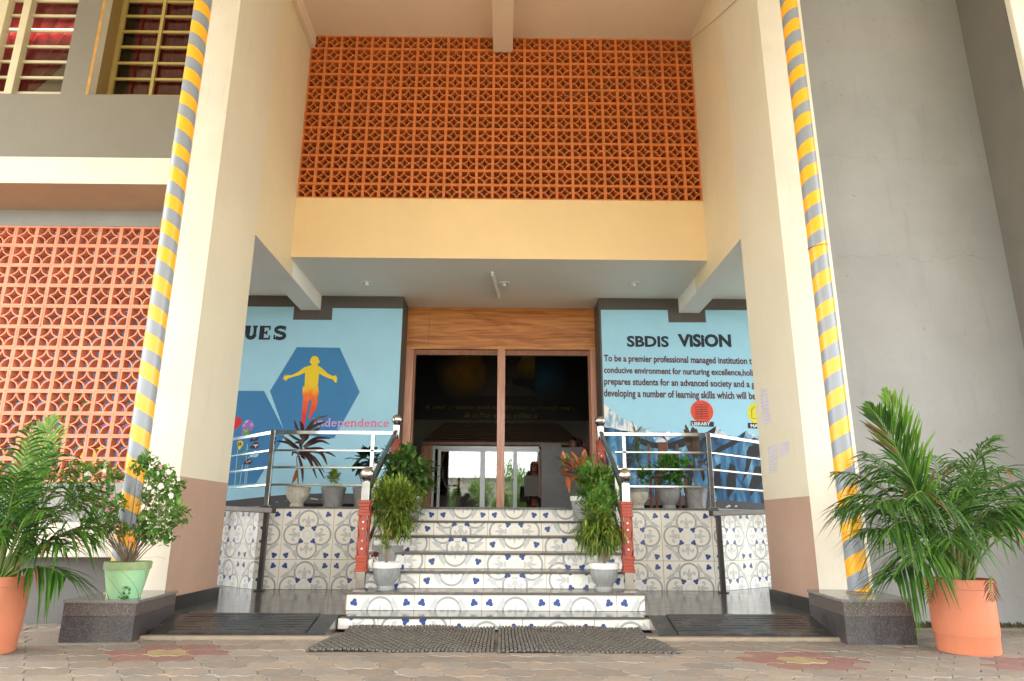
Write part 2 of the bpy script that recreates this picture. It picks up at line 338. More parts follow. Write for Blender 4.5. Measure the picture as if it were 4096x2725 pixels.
def thing(name, label, cat, loc=(0, 0, 0), group=None):
    o = bpy.data.objects.new(name, None); COL.objects.link(o); o.location = loc; o.empty_display_size = .1; WL[o.name] = tuple(loc)
    tag(o, label, cat, group); return o
def part(name, me, parent, loc=(0, 0, 0), rot=None, scale=None):   # loc in world coordinates
    o = bpy.data.objects.new(name, me); COL.objects.link(o); o.parent = parent
    w = WL[parent.name]; o.location = (loc[0]-w[0], loc[1]-w[1], loc[2]-w[2])
    if rot: o.rotation_euler = rot
    if scale: o.scale = scale
    WL[o.name] = tuple(loc); return o
def text_mesh(txt, mt, x0, x1, z0, z1, y, bold=0, parent=None, name='lettering', shear=0, segs=3):
    c = bpy.data.curves.new('t', 'FONT'); c.body = txt; c.offset = bold; c.resolution_u = segs; c.shear = shear; c.fill_mode = 'FRONT'
    o = bpy.data.objects.new('t', c); COL.objects.link(o); bpy.context.view_layer.update()
    me = bpy.data.meshes.new_from_object(o.evaluated_get(bpy.context.evaluated_depsgraph_get())); bpy.data.objects.remove(o)
    xs = [v.co.x for v in me.vertices]; ys = [v.co.y for v in me.vertices]
    ax, bx, ay, by = min(xs), max(xs), min(ys), max(ys); off = WL[parent.name] if parent else (0, 0, 0)
    for v in me.vertices:
        X = x0+(v.co.x-ax)/(bx-ax)*(x1-x0); Z = z0+(v.co.y-ay)/(by-ay)*(z1-z0); v.co = (X-off[0], y-off[1], Z-off[2])
    me.materials.clear(); me.materials.append(mt); me.name = name
    q = bpy.data.objects.new(name, me); COL.objects.link(q)
    if parent: q.parent = parent
    return q

# ------------------------------------------------------------------ ground and pavers
g = MB(); g.face([(-400, -400, -.03), (400, -400, -.03), (400, 400, -.03), (-400, 400, -.03)], sand); g.build('ground', kind='structure')
AX, BY = .272, .205
def scurve(p, q, amp, n=5):
    p, q = Vector(p), Vector(q); d = q-p; nn = Vector((-d.y, d.x)).normalized()
    return [p+d*(i/n)+nn*amp*math.sin(2*PI*i/n) for i in range(n)]
def paver_outline():
    P0, P1, P2 = (0, .012), (AX/2, -.022), (AX, .012)
    a = scurve(P0, P1, .012); b = scurve(P1, P2, .016); c = scurve(P2, (AX, BY+.012-.0), -.014)
    top_r = [v+Vector((-AX/2, BY)) for v in b] ; top_l = [v+Vector((AX/2, BY)) for v in a]
    # outline: P0 ->P1 ->P2 -> up -> back along (P4..P3),(P5..P4) shifted copies
    P3 = Vector((AX, BY+.012)); P4 = Vector((AX/2, BY+.012)); 
    A = a+b                                          # bottom edge
    return A
def paver_mesh(name, m):
    # tile of lattice (AX,0),(AX/2,BY): bottom = a(left half)+b(right half); top = b shifted left half + a shifted right half
    P0, P1, P2 = Vector((0, 0)), Vector((AX/2, -.042)), Vector((AX, 0))
    a = scurve(P0, P1, .017)+[P1]; b = scurve(P1, P2, .024)+[P2]
    sb = [v+Vector((-AX/2, BY)) for v in b]          # runs from (0,BY-.03) to (AX/2,BY)
    sa = [v+Vector((AX/2, BY)) for v in a]           # runs from (AX/2,BY) to (AX,BY-.03)
    lft = scurve((0, 0), sb[0], -.022, 5)
    rgt = [v+Vector((AX, 0)) for v in lft]
    out = a[:-1]+b[:-1]+rgt+sa[::-1][:-1]+sb[::-1][:-1]+lft[::-1][:-1]
    c = sum(out, Vector((0, 0)))/len(out); mb = MB()
    def ring(s, z): return [((v.x-c.x)*s, (v.y-c.y)*s*1.0, z) for v in out]
    mb.grid([ring(.985, -.06), ring(.985, -.006), ring(.95, 0)], m, True); mb.cap(ring(.95, 0), m)
    for k_, (ox, oy) in enumerate(((AX*.30, -BY*.12), (-AX*.22, BY*.30))):
        for r_ in (.030, .044, .058):
            for i_ in range(5):
                a0, a1 = [math.radians(200+k_*150+q*26) for q in (i_, i_+1)]
                P_ = [(ox+(r_+d_)*math.cos(a_), oy+(r_+d_)*.8*math.sin(a_), .0012) for a_, d_ in ((a0, 0), (a0, .0045), (a1, .0045), (a1, 0))]
                if all(abs(p[0]) < AX*.42 and abs(p[1]) < BY*.44 for p in P_): mb.face(P_, arc_m)
    return mb, mb.mesh(name)
pav = thing('paving', 'wavy interlocking concrete pavers of the forecourt with two red flowers', 'paving', (0, 5, 0)); pav['kind'] = 'structure'
pm = {}; pmb = {}
for k, m in (('t', paver_m), ('r', paver_r), ('y', paver_y)): pmb[k], pm[k] = paver_mesh('paver', m)
cells = []
rot = 0.0
for j in range(-6, 12):
    for i in range(-30, 32):
        x = .05+i*AX+(AX/2)*(j % 2); y = 4.0+j*BY
        cells.append([x, y, i, j])
flowers = []
for fx, fy in ((-2.22, 5.03), (2.0, 4.93), (3.42, 4.52)):
    c = min(cells, key=lambda q: (q[0]-fx)**2+(q[1]-fy)**2); flowers.append(c)
def kind_of(c):
    for f in flowers:
        d = math.hypot((c[0]-f[0]), (c[1]-f[1])*1.15)
        if d < .03: return 'y'
        if d < .33: return 'r'
    return 't'
def inview(c):
    return 4.0 < c[1] < 6.1 and abs(c[0]) < c[1]*.77+.2
blk = lambda c: (abs(c[0]) < 1.35 and c[1] > 5.95) or (-3.3 < c[0] < 3.1 and c[1] > 6.05) or (c[0] < -3.3 and c[1] > 6.3) or c[1] > 6.3
vis = [c for c in cells if inview(c) and not blk(c)]; vis.sort(key=lambda c: (kind_of(c) == 't', c[1]))
nearest = vis[:298]; ids = set(map(id, nearest))
for c in nearest:
    part('paver', pm[kind_of(c)], pav, (c[0], c[1], random.uniform(-.003, .002)), (random.uniform(-.012, .012), random.uniform(-.012, .012), 0))
st = MB()
for c in cells:
    if id(c) in ids or blk(c): continue
    src = pmb[kind_of(c)]; k = len(st.v); dz = random.uniform(-.003, .002)
    st.v += [(a+c[0], b+c[1], z+dz) for a, b, z in src.v]; mi = st.mi(src.mats[0])
    for f in src.f: st.f.append([q+k for q in f]); st.m.append(mi)
st.build('distant_pavers', pav, kind='stuff')

# ------------------------------------------------------------------ pillars, plinths, pipes
XL, XR = -2.88, 2.72
def pillar(x0, x1, inner, zb, label):
    t = thing('pillar', label, 'pillar', ((x0+x1)/2, 6.75, 0)); b = MB(); y0, y1, z1 = 6.2, 7.3, 10.5
    b.face([(x0, y0, 0), (x1, y0, 0), (x1, y0, z1), (x0, y0, z1)], cream)
    b.face([(x1, y1, 0), (x0, y1, 0), (x0, y1, z1), (x1, y1, z1)], cream)
    for x, isin in ((x0, inner == x0), (x1, inner == x1)):
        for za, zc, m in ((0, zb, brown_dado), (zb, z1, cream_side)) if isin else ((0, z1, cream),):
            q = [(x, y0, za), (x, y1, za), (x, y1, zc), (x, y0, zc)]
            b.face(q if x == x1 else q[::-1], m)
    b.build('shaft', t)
    s = MB(); sg = 1 if inner == x1 else -1
    ys = [6.27, 6.80, 7.31]
    for a, c in zip(ys, ys[1:]):
        q = MB(); q.box(min(inner, inner+sg*.02), max(inner, inner+sg*.02), a+.002, c-.002, .105, .225, blacktrim); q.build('skirting_tile', t, bev=.002)
    q = MB(); q.box(min(inner-sg*.03, inner+sg*.02)+.001, max(inner-sg*.03, inner+sg*.02)-.001, 7.312, 7.33, .105, .225, blacktrim); q.build('skirting_tile', t)
    return t
PLm = pillar(-3.35, XL, XL, 1.245, 'cream left pillar with brown lower half, facing the steps beside the blue VALUES wall'.replace(' VALUES', ''))
PRm = pillar(XR, 3.19, XR, 1.10, 'cream right pillar with paper scraps above its brown lower half')
def plinth(x0, x1, xb0, xb1, yb, z, label):
    t = thing('plinth', label, 'plinth', ((x0+x1)/2, 5.8, 0))
    b = MB(); zt = z-.02
    P = [(x0, 5.41), (x1, 5.41), (xb1, yb), (xb0, yb)]
    zm = zt*.66
    for za, zc, m in ((0, zm-.001, granite), (zm+.001, zt, granite_b)):
        b = MB(); b.grid([[(x, y, za) for x, y in P], [(x, y, zc) for x, y in P]], m, True); b.build('granite_cladding', t)
    c = MB(); e = .012; Q = [(x0-e, 5.40), (x1+e, 5.40), (xb1+e, yb), (xb0-e, yb)]
    c.grid([[(x, y, zt) for x, y in Q], [(x, y, z) for x, y in Q]], granite_top, True); c.cap([(x, y, z) for x, y in Q], granite_top); c.cap([(x, y, zt) for x, y in Q], granite_top, True)
    c.build('granite_top', t, bev=.003); return t
plinth(-3.24, -2.71, -3.33, -2.78, 6.197, .29, 'dark speckled granite plinth under the green flower pot')
plinth(2.54, 3.06, 2.62, 3.17, 6.197, .315, 'dark speckled granite plinth carrying the right striped pipe, beside the large orange pot')
def pipe(x, y, z0, sign, off, label):
    t = thing('striped_pipe', label, 'pipe', (x, y, z0)); r = .083
    b = MB(); b.tube([(x, y, z0), (x, y, 2.5), (x, y, 5), (x, y, 10.2)], r, stripes('pipe_stripes', sign, off), 40); b.build('pipe_body', t, smooth=40)
    c = MB(); c.lathe([(r+.001, 3.55), (r+.004, 3.555), (r+.004, 3.6), (r+.001, 3.605)], (x, y, z0-.3), stripes('pipe_joint', sign, off), 40); 
    c2 = MB(); c2.lathe([(r+.02, 0), (r+.018, .012), (r, .02)], (x, y, z0-.002), grout, 32); c2.build('mortar_collar', t, smooth=40)
    return t
pipe(-3.135, 5.93, .29, 1, .1, 'yellow and grey striped downpipe on the left, behind the flowering bush')
rp = pipe(2.914, 5.90, .315, -1, .35, 'yellow and grey striped downpipe on the right granite plinth')
w = MB(); w.tube([(2.914+.088*math.cos(a), 5.90+.088*math.sin(a), 3.36+.02*math.sin(a+1)) for a in [i*PI/8 for i in range(17)]], .003, bark, 6); w.build('wire_loop', rp)

# ------------------------------------------------------------------ block screens
def block_mesh(name, W_, H_, D, m):
    mb = MB(); fx, fz = W_*.085, H_*.085; iw, ih = W_/2-fx, H_/2-fz; x, z = W_/2*.994, H_/2*.994
    # frame
    O = [(-x, -z), (x, -z), (x, z), (-x, z)]; I = [(-iw, -ih), (iw, -ih), (iw, ih), (-iw, ih)]
    def loop(pts, y): return [(a, y, b) for a, b in pts]
    mb.grid([loop(O, D), loop(O, 0), loop(I, 0), loop(I, D), loop(O, D)], m, True)
    n = 6; t = W_*.03
    for sx, sz in ((1, 1), (-1, 1), (1, -1), (-1, -1)):
        rows = []
        for i in range(n+1):
            a = PI/2*i/n; ca, sa = math.cos(a), math.sin(a)
            def pt(rx, rz, y): return (sx*(iw-rx*ca), y, sz*(ih-rz*sa))
            ro, ri = (iw+t*.5, ih+t*.5), (iw-t*1.3, ih-t*1.3)
            q = [pt(ro[0], ro[1], .004), pt(ri[0], ri[1], .004), pt(ri[0], ri[1], D-.004), pt(ro[0], ro[1], D-.004)]
            rows.append(q)
        if sx*sz > 0: rows = rows[::-1]
        mb.grid(rows, m, True)
    return mb.mesh(name)
def screen(name, label, x0, nx, W_, z0, nz, H_, y, m, group=None, jit=.002):
    t = thing(name, label, 'block screen', (x0+nx*W_/2, y, z0)); me = block_mesh('block', W_, H_, .105, m)
    for j in range(nz):
        for i in range(nx):
            part('block', me, t, (x0+(i+.5)*W_, y+random.uniform(-jit, jit), z0+(j+.5)*H_), (random.uniform(-.004, .004), random.uniform(-.004, .004), random.uniform(-.006, .006)))
    return t
screen('block_screen', 'large burnt orange pierced block screen high above the entrance', XL+.002, 25, 5.596/25, 5.165, 12, 2.622/12, 8.585, terra)
screen('block_screen', 'coral pink pierced block screen in the left wing behind the palm', -3.452-14*.2237, 14, .2237, 1.222, 12, .2243, 6.815, terra_l)

# ------------------------------------------------------------------ entrance bay
bay = thing('entrance_bay', 'cream yellow entrance bay with peach ceiling above the steps', 'building', (0, 8.5, 4.29))
b = MB(); b.face([(XL, 8.58, 4.288), (XR, 8.58, 4.288), (XR, 8.58, 5.163), (XL, 8.58, 5.163)], yellow_face)
b.face([(XL, 8.58, 5.163), (XR, 8.58, 5.163), (XR, 8.72, 5.163), (XL, 8.72, 5.163)], yellow_face); b.build('front_band', bay)
b = MB(); b.face([(XL, 7.302, 4.05), (XL, 9.2, 4.05), (XL, 9.2, 7.9), (XL, 7.302, 7.9)][::-1], recess)
b.box(-3.19, XL-.003, 7.302, 8.70, 4.05, 7.9, recess); b.build('side_wall', bay)
b = MB(); b.box(XR+.003, 3.04, 7.302, 8.70, 4.05, 7.9, recess); b.face([(XR, 7.302, 4.05), (XR, 9.2, 4.05), (XR, 9.2, 7.9), (XR, 7.302, 7.9)], recess); b.build('side_wall', bay)
b = MB(); b.box(-9, 9, -4.6, 9.2, 7.79, 8.05, peach); b.build('ceiling', bay)
b = MB(); b.box(-.206, .081, -4.6, 8.578, 7.52, 7.788, peach); b.build('beam', bay, bev=.01)
b = MB(); b.box(-9, 9, -4.9, -4.61, 5.7, 8.05, cream); b.build('added_fascia', bay)  # unseen deep beam, added to keep sky light off the upper walls
for q_ in (-8.6, 8.6):
    b = MB(); b.box(q_-.2, q_+.2, -4.9, -4.5, -.02, 5.699, cream); b.build('portico_column', bay)
b = MB(); b.box(XL+.002, XL+.07, 7.302, 8.578, 7.565, 7.788, peach); b.build('edge_beam', bay)
b = MB(); b.box(-9, 9, 8.725, 10.798, 4.29, 4.45, white_ceil); b.box(-9, XL-.32, 7.0, 8.72, 4.29, 4.45, white_ceil); b.box(XR+.32, 9, 7.0, 8.72, 4.29, 4.45, white_ceil)
b.face([(XL, 8.58, 4.287), (XL, 8.725, 4.289), (XR, 8.725, 4.289), (XR, 8.58, 4.287)], white_ceil); b.build('soffit', bay)
for x0, x1 in ((-3.19, XL+.0), (2.47+.25, 3.04)):
    b = MB(); b.box(x0+.001, x1+.001, 8.702, 10.197, 4.05, 4.289, white_ceil); b.build('beam', bay, bev=.006)
    b = MB(); b.face([(x0, 7.3, 4.048), (x0, 8.7, 4.048), (x1, 8.7, 4.048), (x1, 7.3, 4.048)], white_ceil); b.build('beam_underside', bay)
# dark hall behind the screen
b = MB(); b.box(-3.2, 3.1, 10.6, 10.7, 4.451, 8.0, mat('hall_ochre', (.50, .30, .13, 1), .8)); b.box(-3.3, -3.2, 8.72, 12.2, 4.451, 8.0, room_dark); b.box(3.1, 3.2, 8.72, 12.2, 4.451, 8.0, room_dark); b.box(-3.3, 3.2, 9.21, 12.3, 8.0, 8.1, room_dark)
b.build('upper_hall_wall', bay)
# thin loose wire
wr = MB(); P = [Vector((2.715, 6.45, 6.72)), Vector((2.69, 7.5, 7.2)), Vector((2.66, 8.5, 7.70))]+[at(2200+a/1.568, c/1.568, 8.56) for a, c in ((780, 320), (600, 432), (460, 512), (330, 556), (200, 585), (60, 606))]
wr.tube(P, .0035, mat('wire', (.25, .15, .1, 1), .6), 5); wr.build('loose_wire', label='thin loose wire drooping across the right of the orange screen', cat='wire')

# ------------------------------------------------------------------ entry wall with murals
YW = 10.2
K4 = lambda a, c: (lambda p: (p.x, p.z))(at(900+a/1.5677, 1100+c/1.5677, YW))
K3 = lambda a, c: (lambda p: (p.x, p.z))(at(2000+a/1.5677, 1100+c/1.5677, YW))
G4 = lambda a, c: (lambda p: (p.x, p.z))(at(900+a/3.563, 1620+c/3.563, YW))
G5 = lambda a, c: (lambda p: (p.x, p.z))(at(2560+a/3.015, 1600+c/3.015, YW))
def circ(c, r, n=28): return [(c[0]+r*math.cos(2*PI*i/n), c[1]+r*math.sin(2*PI*i/n)) for i in range(n)]
def ribbon(pts, w):
    out = []
    P = [Vector(p) for p in pts]
    for i, p in enumerate(P):
        d = (P[min(i+1, len(P)-1)]-P[max(i-1, 0)]).normalized(); n = Vector((-d.y, d.x))*w/2; out.append((p+n, p-n))
    return out
def rib(mb, pts, w, m, y):
    r = ribbon(pts, w)
    for (a, b_), (c, d) in zip(r, r[1:]): mb.poly([tuple(a), tuple(b_), tuple(d), tuple(c)], m, y)
# left blue wall
wl = thing('blue_wall', 'pale blue left wall painted with a leaping figure and Independence', 'wall', (-4, YW, 0))
b = MB(); b.box(-9, -1.603, YW, YW+.54, 0, 4.289, wall_blue); b.build('wall_face', wl)
b = MB(); b.box(-1.6025, -1.6, YW, YW+.545, 1.04, 4.289, grey_paint); b.build('corner_trim', wl)
b = MB(); y = YW-.0015
for r in ([(-9, 4.105), (-3.297, 4.105), (-3.297, 3.895), (-2.696, 3.895), (-2.696, 4.09), (-1.6, 4.09), (-1.6, 4.289), (-9, 4.289)],): b.poly(r, grey_paint, y)
b.build('painted_border', wl)
b = MB(); b.poly([K4(450, 453), K4(720, 457), K4(845, 735), K4(684, 1025), K4(375, 990), K4(282, 728)], hexblue, y)
p0 = K4(245, 728); p1 = K4(378, 990)
b.poly([(-4.75, p0[1]), p0, p1, G4(830, 480), G4(440, 1120), (-4.9, 1.30), (-5.3, 1.75)], hexblue, y); b.build('painted_hexagon', wl)
b = MB(); b.poly([(-4.9, 4.0), (-9, 4.0), (-9, 1.0), (-5.6, 1.15), (-4.95, 1.6), (-4.7, 2.2)], hexblue, y-.0008); b.build('painted_hexagon', wl)  # hexagon blue spread far left so the corridor behind the screen looks dimmer
# leaping figure: yellow running into red paint
def grad_mat():
    m = bpy.data.materials.new('yellow_to_red_paint'); m.use_nodes = True; n = m.node_tree.nodes; l = m.node_tree.links.new
    g = n.new('ShaderNodeNewGeometry'); s = n.new('ShaderNodeSeparateXYZ'); l(g.outputs['Position'], s.inputs[0])
    t = n.new('ShaderNodeTexNoise'); t.inputs['Scale'].default_value = 9; l(g.outputs['Position'], t.inputs['Vector'])
    a = n.new('ShaderNodeMath'); a.operation = 'MULTIPLY_ADD'; a.inputs[1].default_value = .25; l(t.outputs['Fac'], a.inputs[0]); l(s.outputs['Z'], a.inputs[2])
    r = n.new('ShaderNodeMapRange'); r.inputs['From Min'].default_value = 2.5; r.inputs['From Max'].default_value = 3.1; l(a.outputs[0], r.inputs['Value'])
    c = n.new('ShaderNodeValToRGB'); c.color_ramp.elements[0].color = rgb(214, 46, 40); c.color_ramp.elements[1].color = rgb(226, 200, 34); e = c.color_ramp.elements.new(.55); e.color = rgb(236, 112, 36)
    c.color_ramp.elements[1].position = .55; c.color_ramp.elements[2].position = .8; c.color_ramp.elements[1].color = rgb(236, 112, 36); c.color_ramp.elements[2].color = rgb(226, 200, 34)
    l(r.outputs[0], c.inputs[0]); l(c.outputs[0], n['Principled BSDF'].inputs['Base Color']); return m
gm = grad_mat(); b = MB(); y2 = YW-.003
body = [(545, 566), (520, 573), (498, 580), (455, 612), (415, 630), (388, 626), (392, 634), (372, 628), (374, 640), (362, 640), (370, 650), (364, 660), (378, 655), (380, 668), (395, 650), (418, 642), (460, 632), (503, 612), (502, 655), (500, 695), (488, 706), (486, 755), (492, 762), (488, 800), (484, 860), (479, 925), (487, 945), (499, 950), (506, 900), (521, 820), (535, 768), (545, 800), (533, 845), (524, 895), (535, 906), (548, 868), (571, 845), (581, 800), (581, 760), (589, 750), (586, 705), (583, 690), (590, 618), (622, 636), (660, 652), (676, 655), (690, 676), (703, 674), (697, 660), (707, 662), (700, 648), (706, 642), (696, 638), (698, 628), (684, 634), (668, 632), (640, 615), (612, 588), (598, 578), (580, 568), (578, 555), (546, 555)]
b.poly([K4(*p) for p in body], gm, y2)
b.poly([K4(563+27*math.cos(t), 540-31*math.sin(t)) for t in [2*PI*i/20 for i in range(20)]], gm, y2-.001)
for xx in (537, 590): b.poly([K4(xx+5*math.cos(t), 545-8*math.sin(t)) for t in [2*PI*i/8 for i in range(8)]], gm, y2-.0015)
b.build('painted_figure', wl)
# slab-serif letters
def LX(mb, org, s, strokes, m, y):
    k = 0
    for st_ in strokes:
        pts = [(org[0]+p[0]*s[0], org[1]+p[1]*s[1]) for p in st_[0]]; rib(mb, pts, st_[1]*s[1], m, y-k*.0004); k += 1
def arc(cx, cz, rx, rz, a0, a1, n=12): return [(cx+rx*math.cos(math.radians(a0+(a1-a0)*i/n)), cz+rz*math.sin(math.radians(a0+(a1-a0)*i/n))) for i in range(n+1)]
b = MB()
U = [([(.2, 1), (.2, .38)], .24), ([(.72, 1), (.72, .38)], .15), (arc(.46, .38, .26, .27, 180, 360), .2), ([(.0, .95), (.4, .95)], .1), ([(.56, .95), (.9, .95)], .1)]
Ee = [([(.2, 1), (.2, 0)], .24), ([(.02, .95), (.78, .95)], .1), ([(.02, .05), (.8, .05)], .1), ([(.3, .5), (.58, .5)], .1), ([(.56, .66), (.56, .34)], .07), ([(.76, 1), (.76, .7)], .08), ([(.78, 0), (.78, .3)], .08)]
Ss = [(arc(.42, .73, .27, .2, 30, 270), .17), (arc(.42, .28, .28, .21, 90, -150), .18), ([(.7, 1), (.7, .68)], .08), ([(.1, 0), (.1, .34)], .08)]
hS = .215; z0 = 3.575
fat = lambda g_: [(p_, w_*1.45) for p_, w_ in g_]; LX(b, (-4.02, z0), (hS*1.0, hS), fat(U), ink_navy, y2); LX(b, (-3.80, z0), (hS*.98, hS), fat(Ee), ink_navy, y2); LX(b, (-3.585, z0), (hS*1.2, hS), fat(Ss), ink_navy, y2); b.build('heading_lettering', wl)
lilac = mat('lilac_paint', rgb(190, 160, 215), .6); pinkp = mat('pink_paint', rgb(215, 105, 150), .6)
xa, xb = K4(548, 950)[0], K4(1030, 950)[0]; za, zb = K4(700, 972)[1], K4(700, 892)[1]
# Independence, slab serif, one letter after another
GL = {'I': (.42, [([(.21, 1), (.21, 0)], .2), ([(.02, .95), (.4, .95)], .09), ([(.02, .05), (.4, .05)], .09)]),
 'n': (.66, [([(.15, .68), (.15, 0)], .17), (arc(.33, .44, .18, .2, 165, 0, 8), .15), ([(.51, .46), (.51, 0)], .17), ([(.0, .64), (.2, .64)], .07), ([(.02, .035), (.29, .035)], .07), ([(.4, .035), (.64, .035)], .07)]),
 'd': (.64, [([(.48, 1), (.48, 0)], .17), (arc(.28, .33, .2, .25, 60, 300, 12), .15), ([(.34, .97), (.5, .97)], .07), ([(.48, .035), (.62, .035)], .07)]),
 'e': (.58, [(arc(.29, .33, .21, .26, 0, 325, 14), .14), ([(.1, .36), (.48, .36)], .09)]),
 'p': (.64, [([(.15, .68), (.15, -.28)], .17), (arc(.35, .33, .2, .25, 240, -60+180-360+240, 1), .01), (arc(.34, .33, .2, .25, -125, 125, 12), .15), ([(.0, .64), (.2, .64)], .07), ([(.0, -.26), (.32, -.26)], .07)]),
 'c': (.54, [(arc(.3, .33, .21, .26, 50, 315, 12), .14)])}
GL['p'] = (.64, [q for q in GL['p'][1] if q[1] > .02]); word = 'Independence'; tot = sum(GL[c][0] for c in word)
sc = (xb-xa)/tot; cx = xa; bL, bP = MB(), MB(); hz = .128
for i, c in enumerate(word):
    LX(bL if i < 5 else bP, (cx, 2.235), (sc, hz), GL[c][1], lilac if i < 5 else pinkp, y2); cx += GL[c][0]*sc
bL.build('lilac_lettering', wl); bP.build('pink_lettering', wl)
# balloons
bc = {'purple': rgb(150, 110, 185), 'red': rgb(205, 35, 40), 'yellow': rgb(225, 205, 40), 'green': rgb(60, 145, 60), 'navy': rgb(35, 50, 85), 'maroon': rgb(75, 30, 40), 'ice': rgb(175, 215, 230), 'leafg': rgb(90, 160, 40)}
bm = {k: mat('balloon_'+k, v, .6) for k, v in bc.items()}
b = MB(); ic = MB(); whitei = mat('icon_white', rgb(215, 220, 225), .6)
def balloon(c, r, k, ang, ly, f=G4, tl=1.7):
    cc = Vector(f(*c)); rr = r*.00083 if f is G4 else r
    pts = []
    for i in range(25):
        a = math.radians(ang)+math.radians(40)+math.radians(280)*i/24; pts.append(cc+Vector((math.cos(a), math.sin(a)))*rr)
    d = Vector((math.cos(math.radians(ang)), math.sin(math.radians(ang)))); n = Vector((-d.y, d.x))
    pts += [cc+d*rr*tl-n*rr*.28, cc+d*rr*(tl+.2), cc+d*rr*tl+n*rr*.28]
    b.poly([tuple(p) for p in pts], bm[k], y2-ly*.0005); return cc, rr
kk = .00083
for c, r, k, a, ly in (((175, 240), 80, 'red', 260, 0), ((330, 300), 108, 'purple', 245, 1), ((305, 385), 55, 'leafg', 260, 2), ((218, 555), 56, 'yellow', 265, 3), ((432, 470), 60, 'navy', 215, 3), ((440, 578), 60, 'maroon', 205, 4), ((292, 690), 50, 'green', 220, 5), ((435, 700), 58, 'ice', 205, 5), ((342, 808), 52, 'maroon', 205, 6)):
    balloon(c, r, k, a, ly)
for X, Z, r, k in ((-4.6, 2.45, .22, 'yellow'), (-5.0, 2.2, .2, 'red'), (-5.35, 2.6, .2, 'green'), (-5.75, 2.25, .24, 'purple'), (-4.85, 1.8, .16, 'leafg'), (-5.5, 1.75, .18, 'red'), (-6.1, 1.8, .2, 'yellow'), (-6.4, 2.5, .24, 'green'), (-4.5, 1.75, .12, 'navy')):
    b.poly(circ((X, Z), r), bm[k], y2-.001); rib(b, [(X, Z-r), (X+.05, 1.3)], .012, bm['ice'], y2)
for (x_, z_), bot in (((180, 640), 1140), ((215, 790), 1140), ((320, 560), 1140), ((340, 740), 1140), ((250, 850), 1140)):
    rib(b, [G4(x_, z_), G4(x_-40, bot)], .008, bm['ice'] if x_ != 215 else bm['leafg'], y2-.0001)
b.build('painted_balloons', wl)
def ring(c, r, w_, m, y_, f=G4): 
    cc = f(*c); rib(ic, circ(cc, r, 16)+[circ(cc, r, 16)[0]], w_, m, y_)
yi = YW-.008
ring((310, 238), .016, .006, whitei, yi); rib(ic, [G4(275, 262), G4(345, 215)], .005, whitei, yi-.0004)
for a in range(6): ring((380+16*math.cos(a*1.05), 285+16*math.sin(a*1.05)), .006, .003, whitei, yi)
rib(ic, [G4(258, 280), G4(300, 300)], .006, whitei, yi); rib(ic, [G4(250, 315), G4(280, 288)], .006, whitei, yi-.0004)
rib(ic, [G4(280, 350), G4(295, 390), G4(325, 355)], .007, whitei, yi); rib(ic, [G4(395, 455), G4(420, 485), G4(440, 455)], .009, whitei, yi)
rib(ic, [G4(408, 575), G4(475, 572)], .016, whitei, yi); rib(ic, [G4(440, 580), G4(440, 612)], .012, whitei, yi-.0004); ring((290, 688), .022, .005, whitei, yi)
ic.poly(circ(G4(210, 560), .03), ink_navy, yi); ring((208, 560), .016, .004, bm['yellow'], yi-.0006); rib(ic, [G4(210, 528), G4(210, 592)], .004, bm['yellow'], yi-.001)
ring((425, 705), .018, .004, ink_navy, yi); rib(ic, [G4(440, 700), G4(485, 695)], .004, ink_navy, yi)
for dx in (0, 24, 46): ring((315+dx, 818-dx*.5), .009, .004, whitei, yi)
ic.build('painted_icons', wl)
# baseboard
b = MB(); b.prism([(-9, .9), (-9, .97), (-4.3, 1.13), (-3.98, 1.155), (-3.4, 1.222), (-3.156, 1.243), (-2.63, 1.265), (-1.6, 1.262), (-1.6, 1.0), (-9, .3)][::-1], YW-.012, YW-.0005, basegrey); b.build('baseboard', wl)
b = MB()
for c, r in (((1270, 1340), 14), ((870, 1365), 5), ((740, 1385), 6), ((1240, 1335), 12), ((1300, 1345), 11), ((1375, 1350), 4)):
    cc = at(900+c[0]/3.563, 1620+c[1]/3.563, YW-.02); b.poly([(cc.x+(r*.0013)*(1+.4*random.random())*math.cos(t)*1.7, cc.z+(r*.0006)*(1+.6*random.random())*math.sin(t)) for t in [2*PI*i/9 for i in range(9)]], pot_white, YW-.0135)
b.build('peeled_paint', wl)
# right blue wall
wr_ = thing('blue_wall', 'pale blue right wall painted with the vision text and blue snowy mountains', 'wall', (4, YW, 0))
b = MB(); b.box(1.472, 9, YW, YW+.54, 0, 4.289, wall_blue); b.build('wall_face', wr_)
b = MB(); b.box(1.469, 1.4715, YW, YW+.545, 1.04, 4.289, grey_paint); b.build('corner_trim', wr_)
b = MB(); b.poly([(1.469, 4.289), (1.469, 4.095), (2.548, 4.10), (2.552, 3.898), (3.139, 3.903), (3.139, 4.105), (9, 4.12), (9, 4.289)], grey_paint, y); b.poly([(1.469, 1.26), (1.497, 1.26), (1.497, 4.094), (1.469, 4.094)], grey_paint, y-.0004); b.build('painted_border', wr_)
tx = lambda s, p, q, m, bo, nm='lettering', yy=y2: text_mesh(s, m, K3(*p)[0], K3(*q)[0], K3(p[0], p[1])[1], K3(p[0], q[1])[1], yy, bo, wr_, nm)
def tline(s, xl, xr, base, top, ink, bo, slope=.013):
    o = text_mesh(s, ink, K3(xl, base)[0], K3(xr, base)[0], K3(xl, base)[1], K3(xl, top)[1], y2, bo, wr_, 'lettering')
    x0_ = K3(xl, 0)[0]
    for v in o.data.vertices: v.co.z -= (v.co.x+4-x0_)*slope
    return o
tline('SBDIS', 797, 1060, 452, 382, ink_navy, .035, 0); tline('ViSiON', 1118, 1452, 452, 370, ink_navy, .045, 0)
tline('To be a premier professional managed institution th', 652, 1600, 556, 500, ink_maroon, .028); tline('conducive environment for nurturing excellence,holis', 652, 1603, 628, 575, ink_maroon, .028)
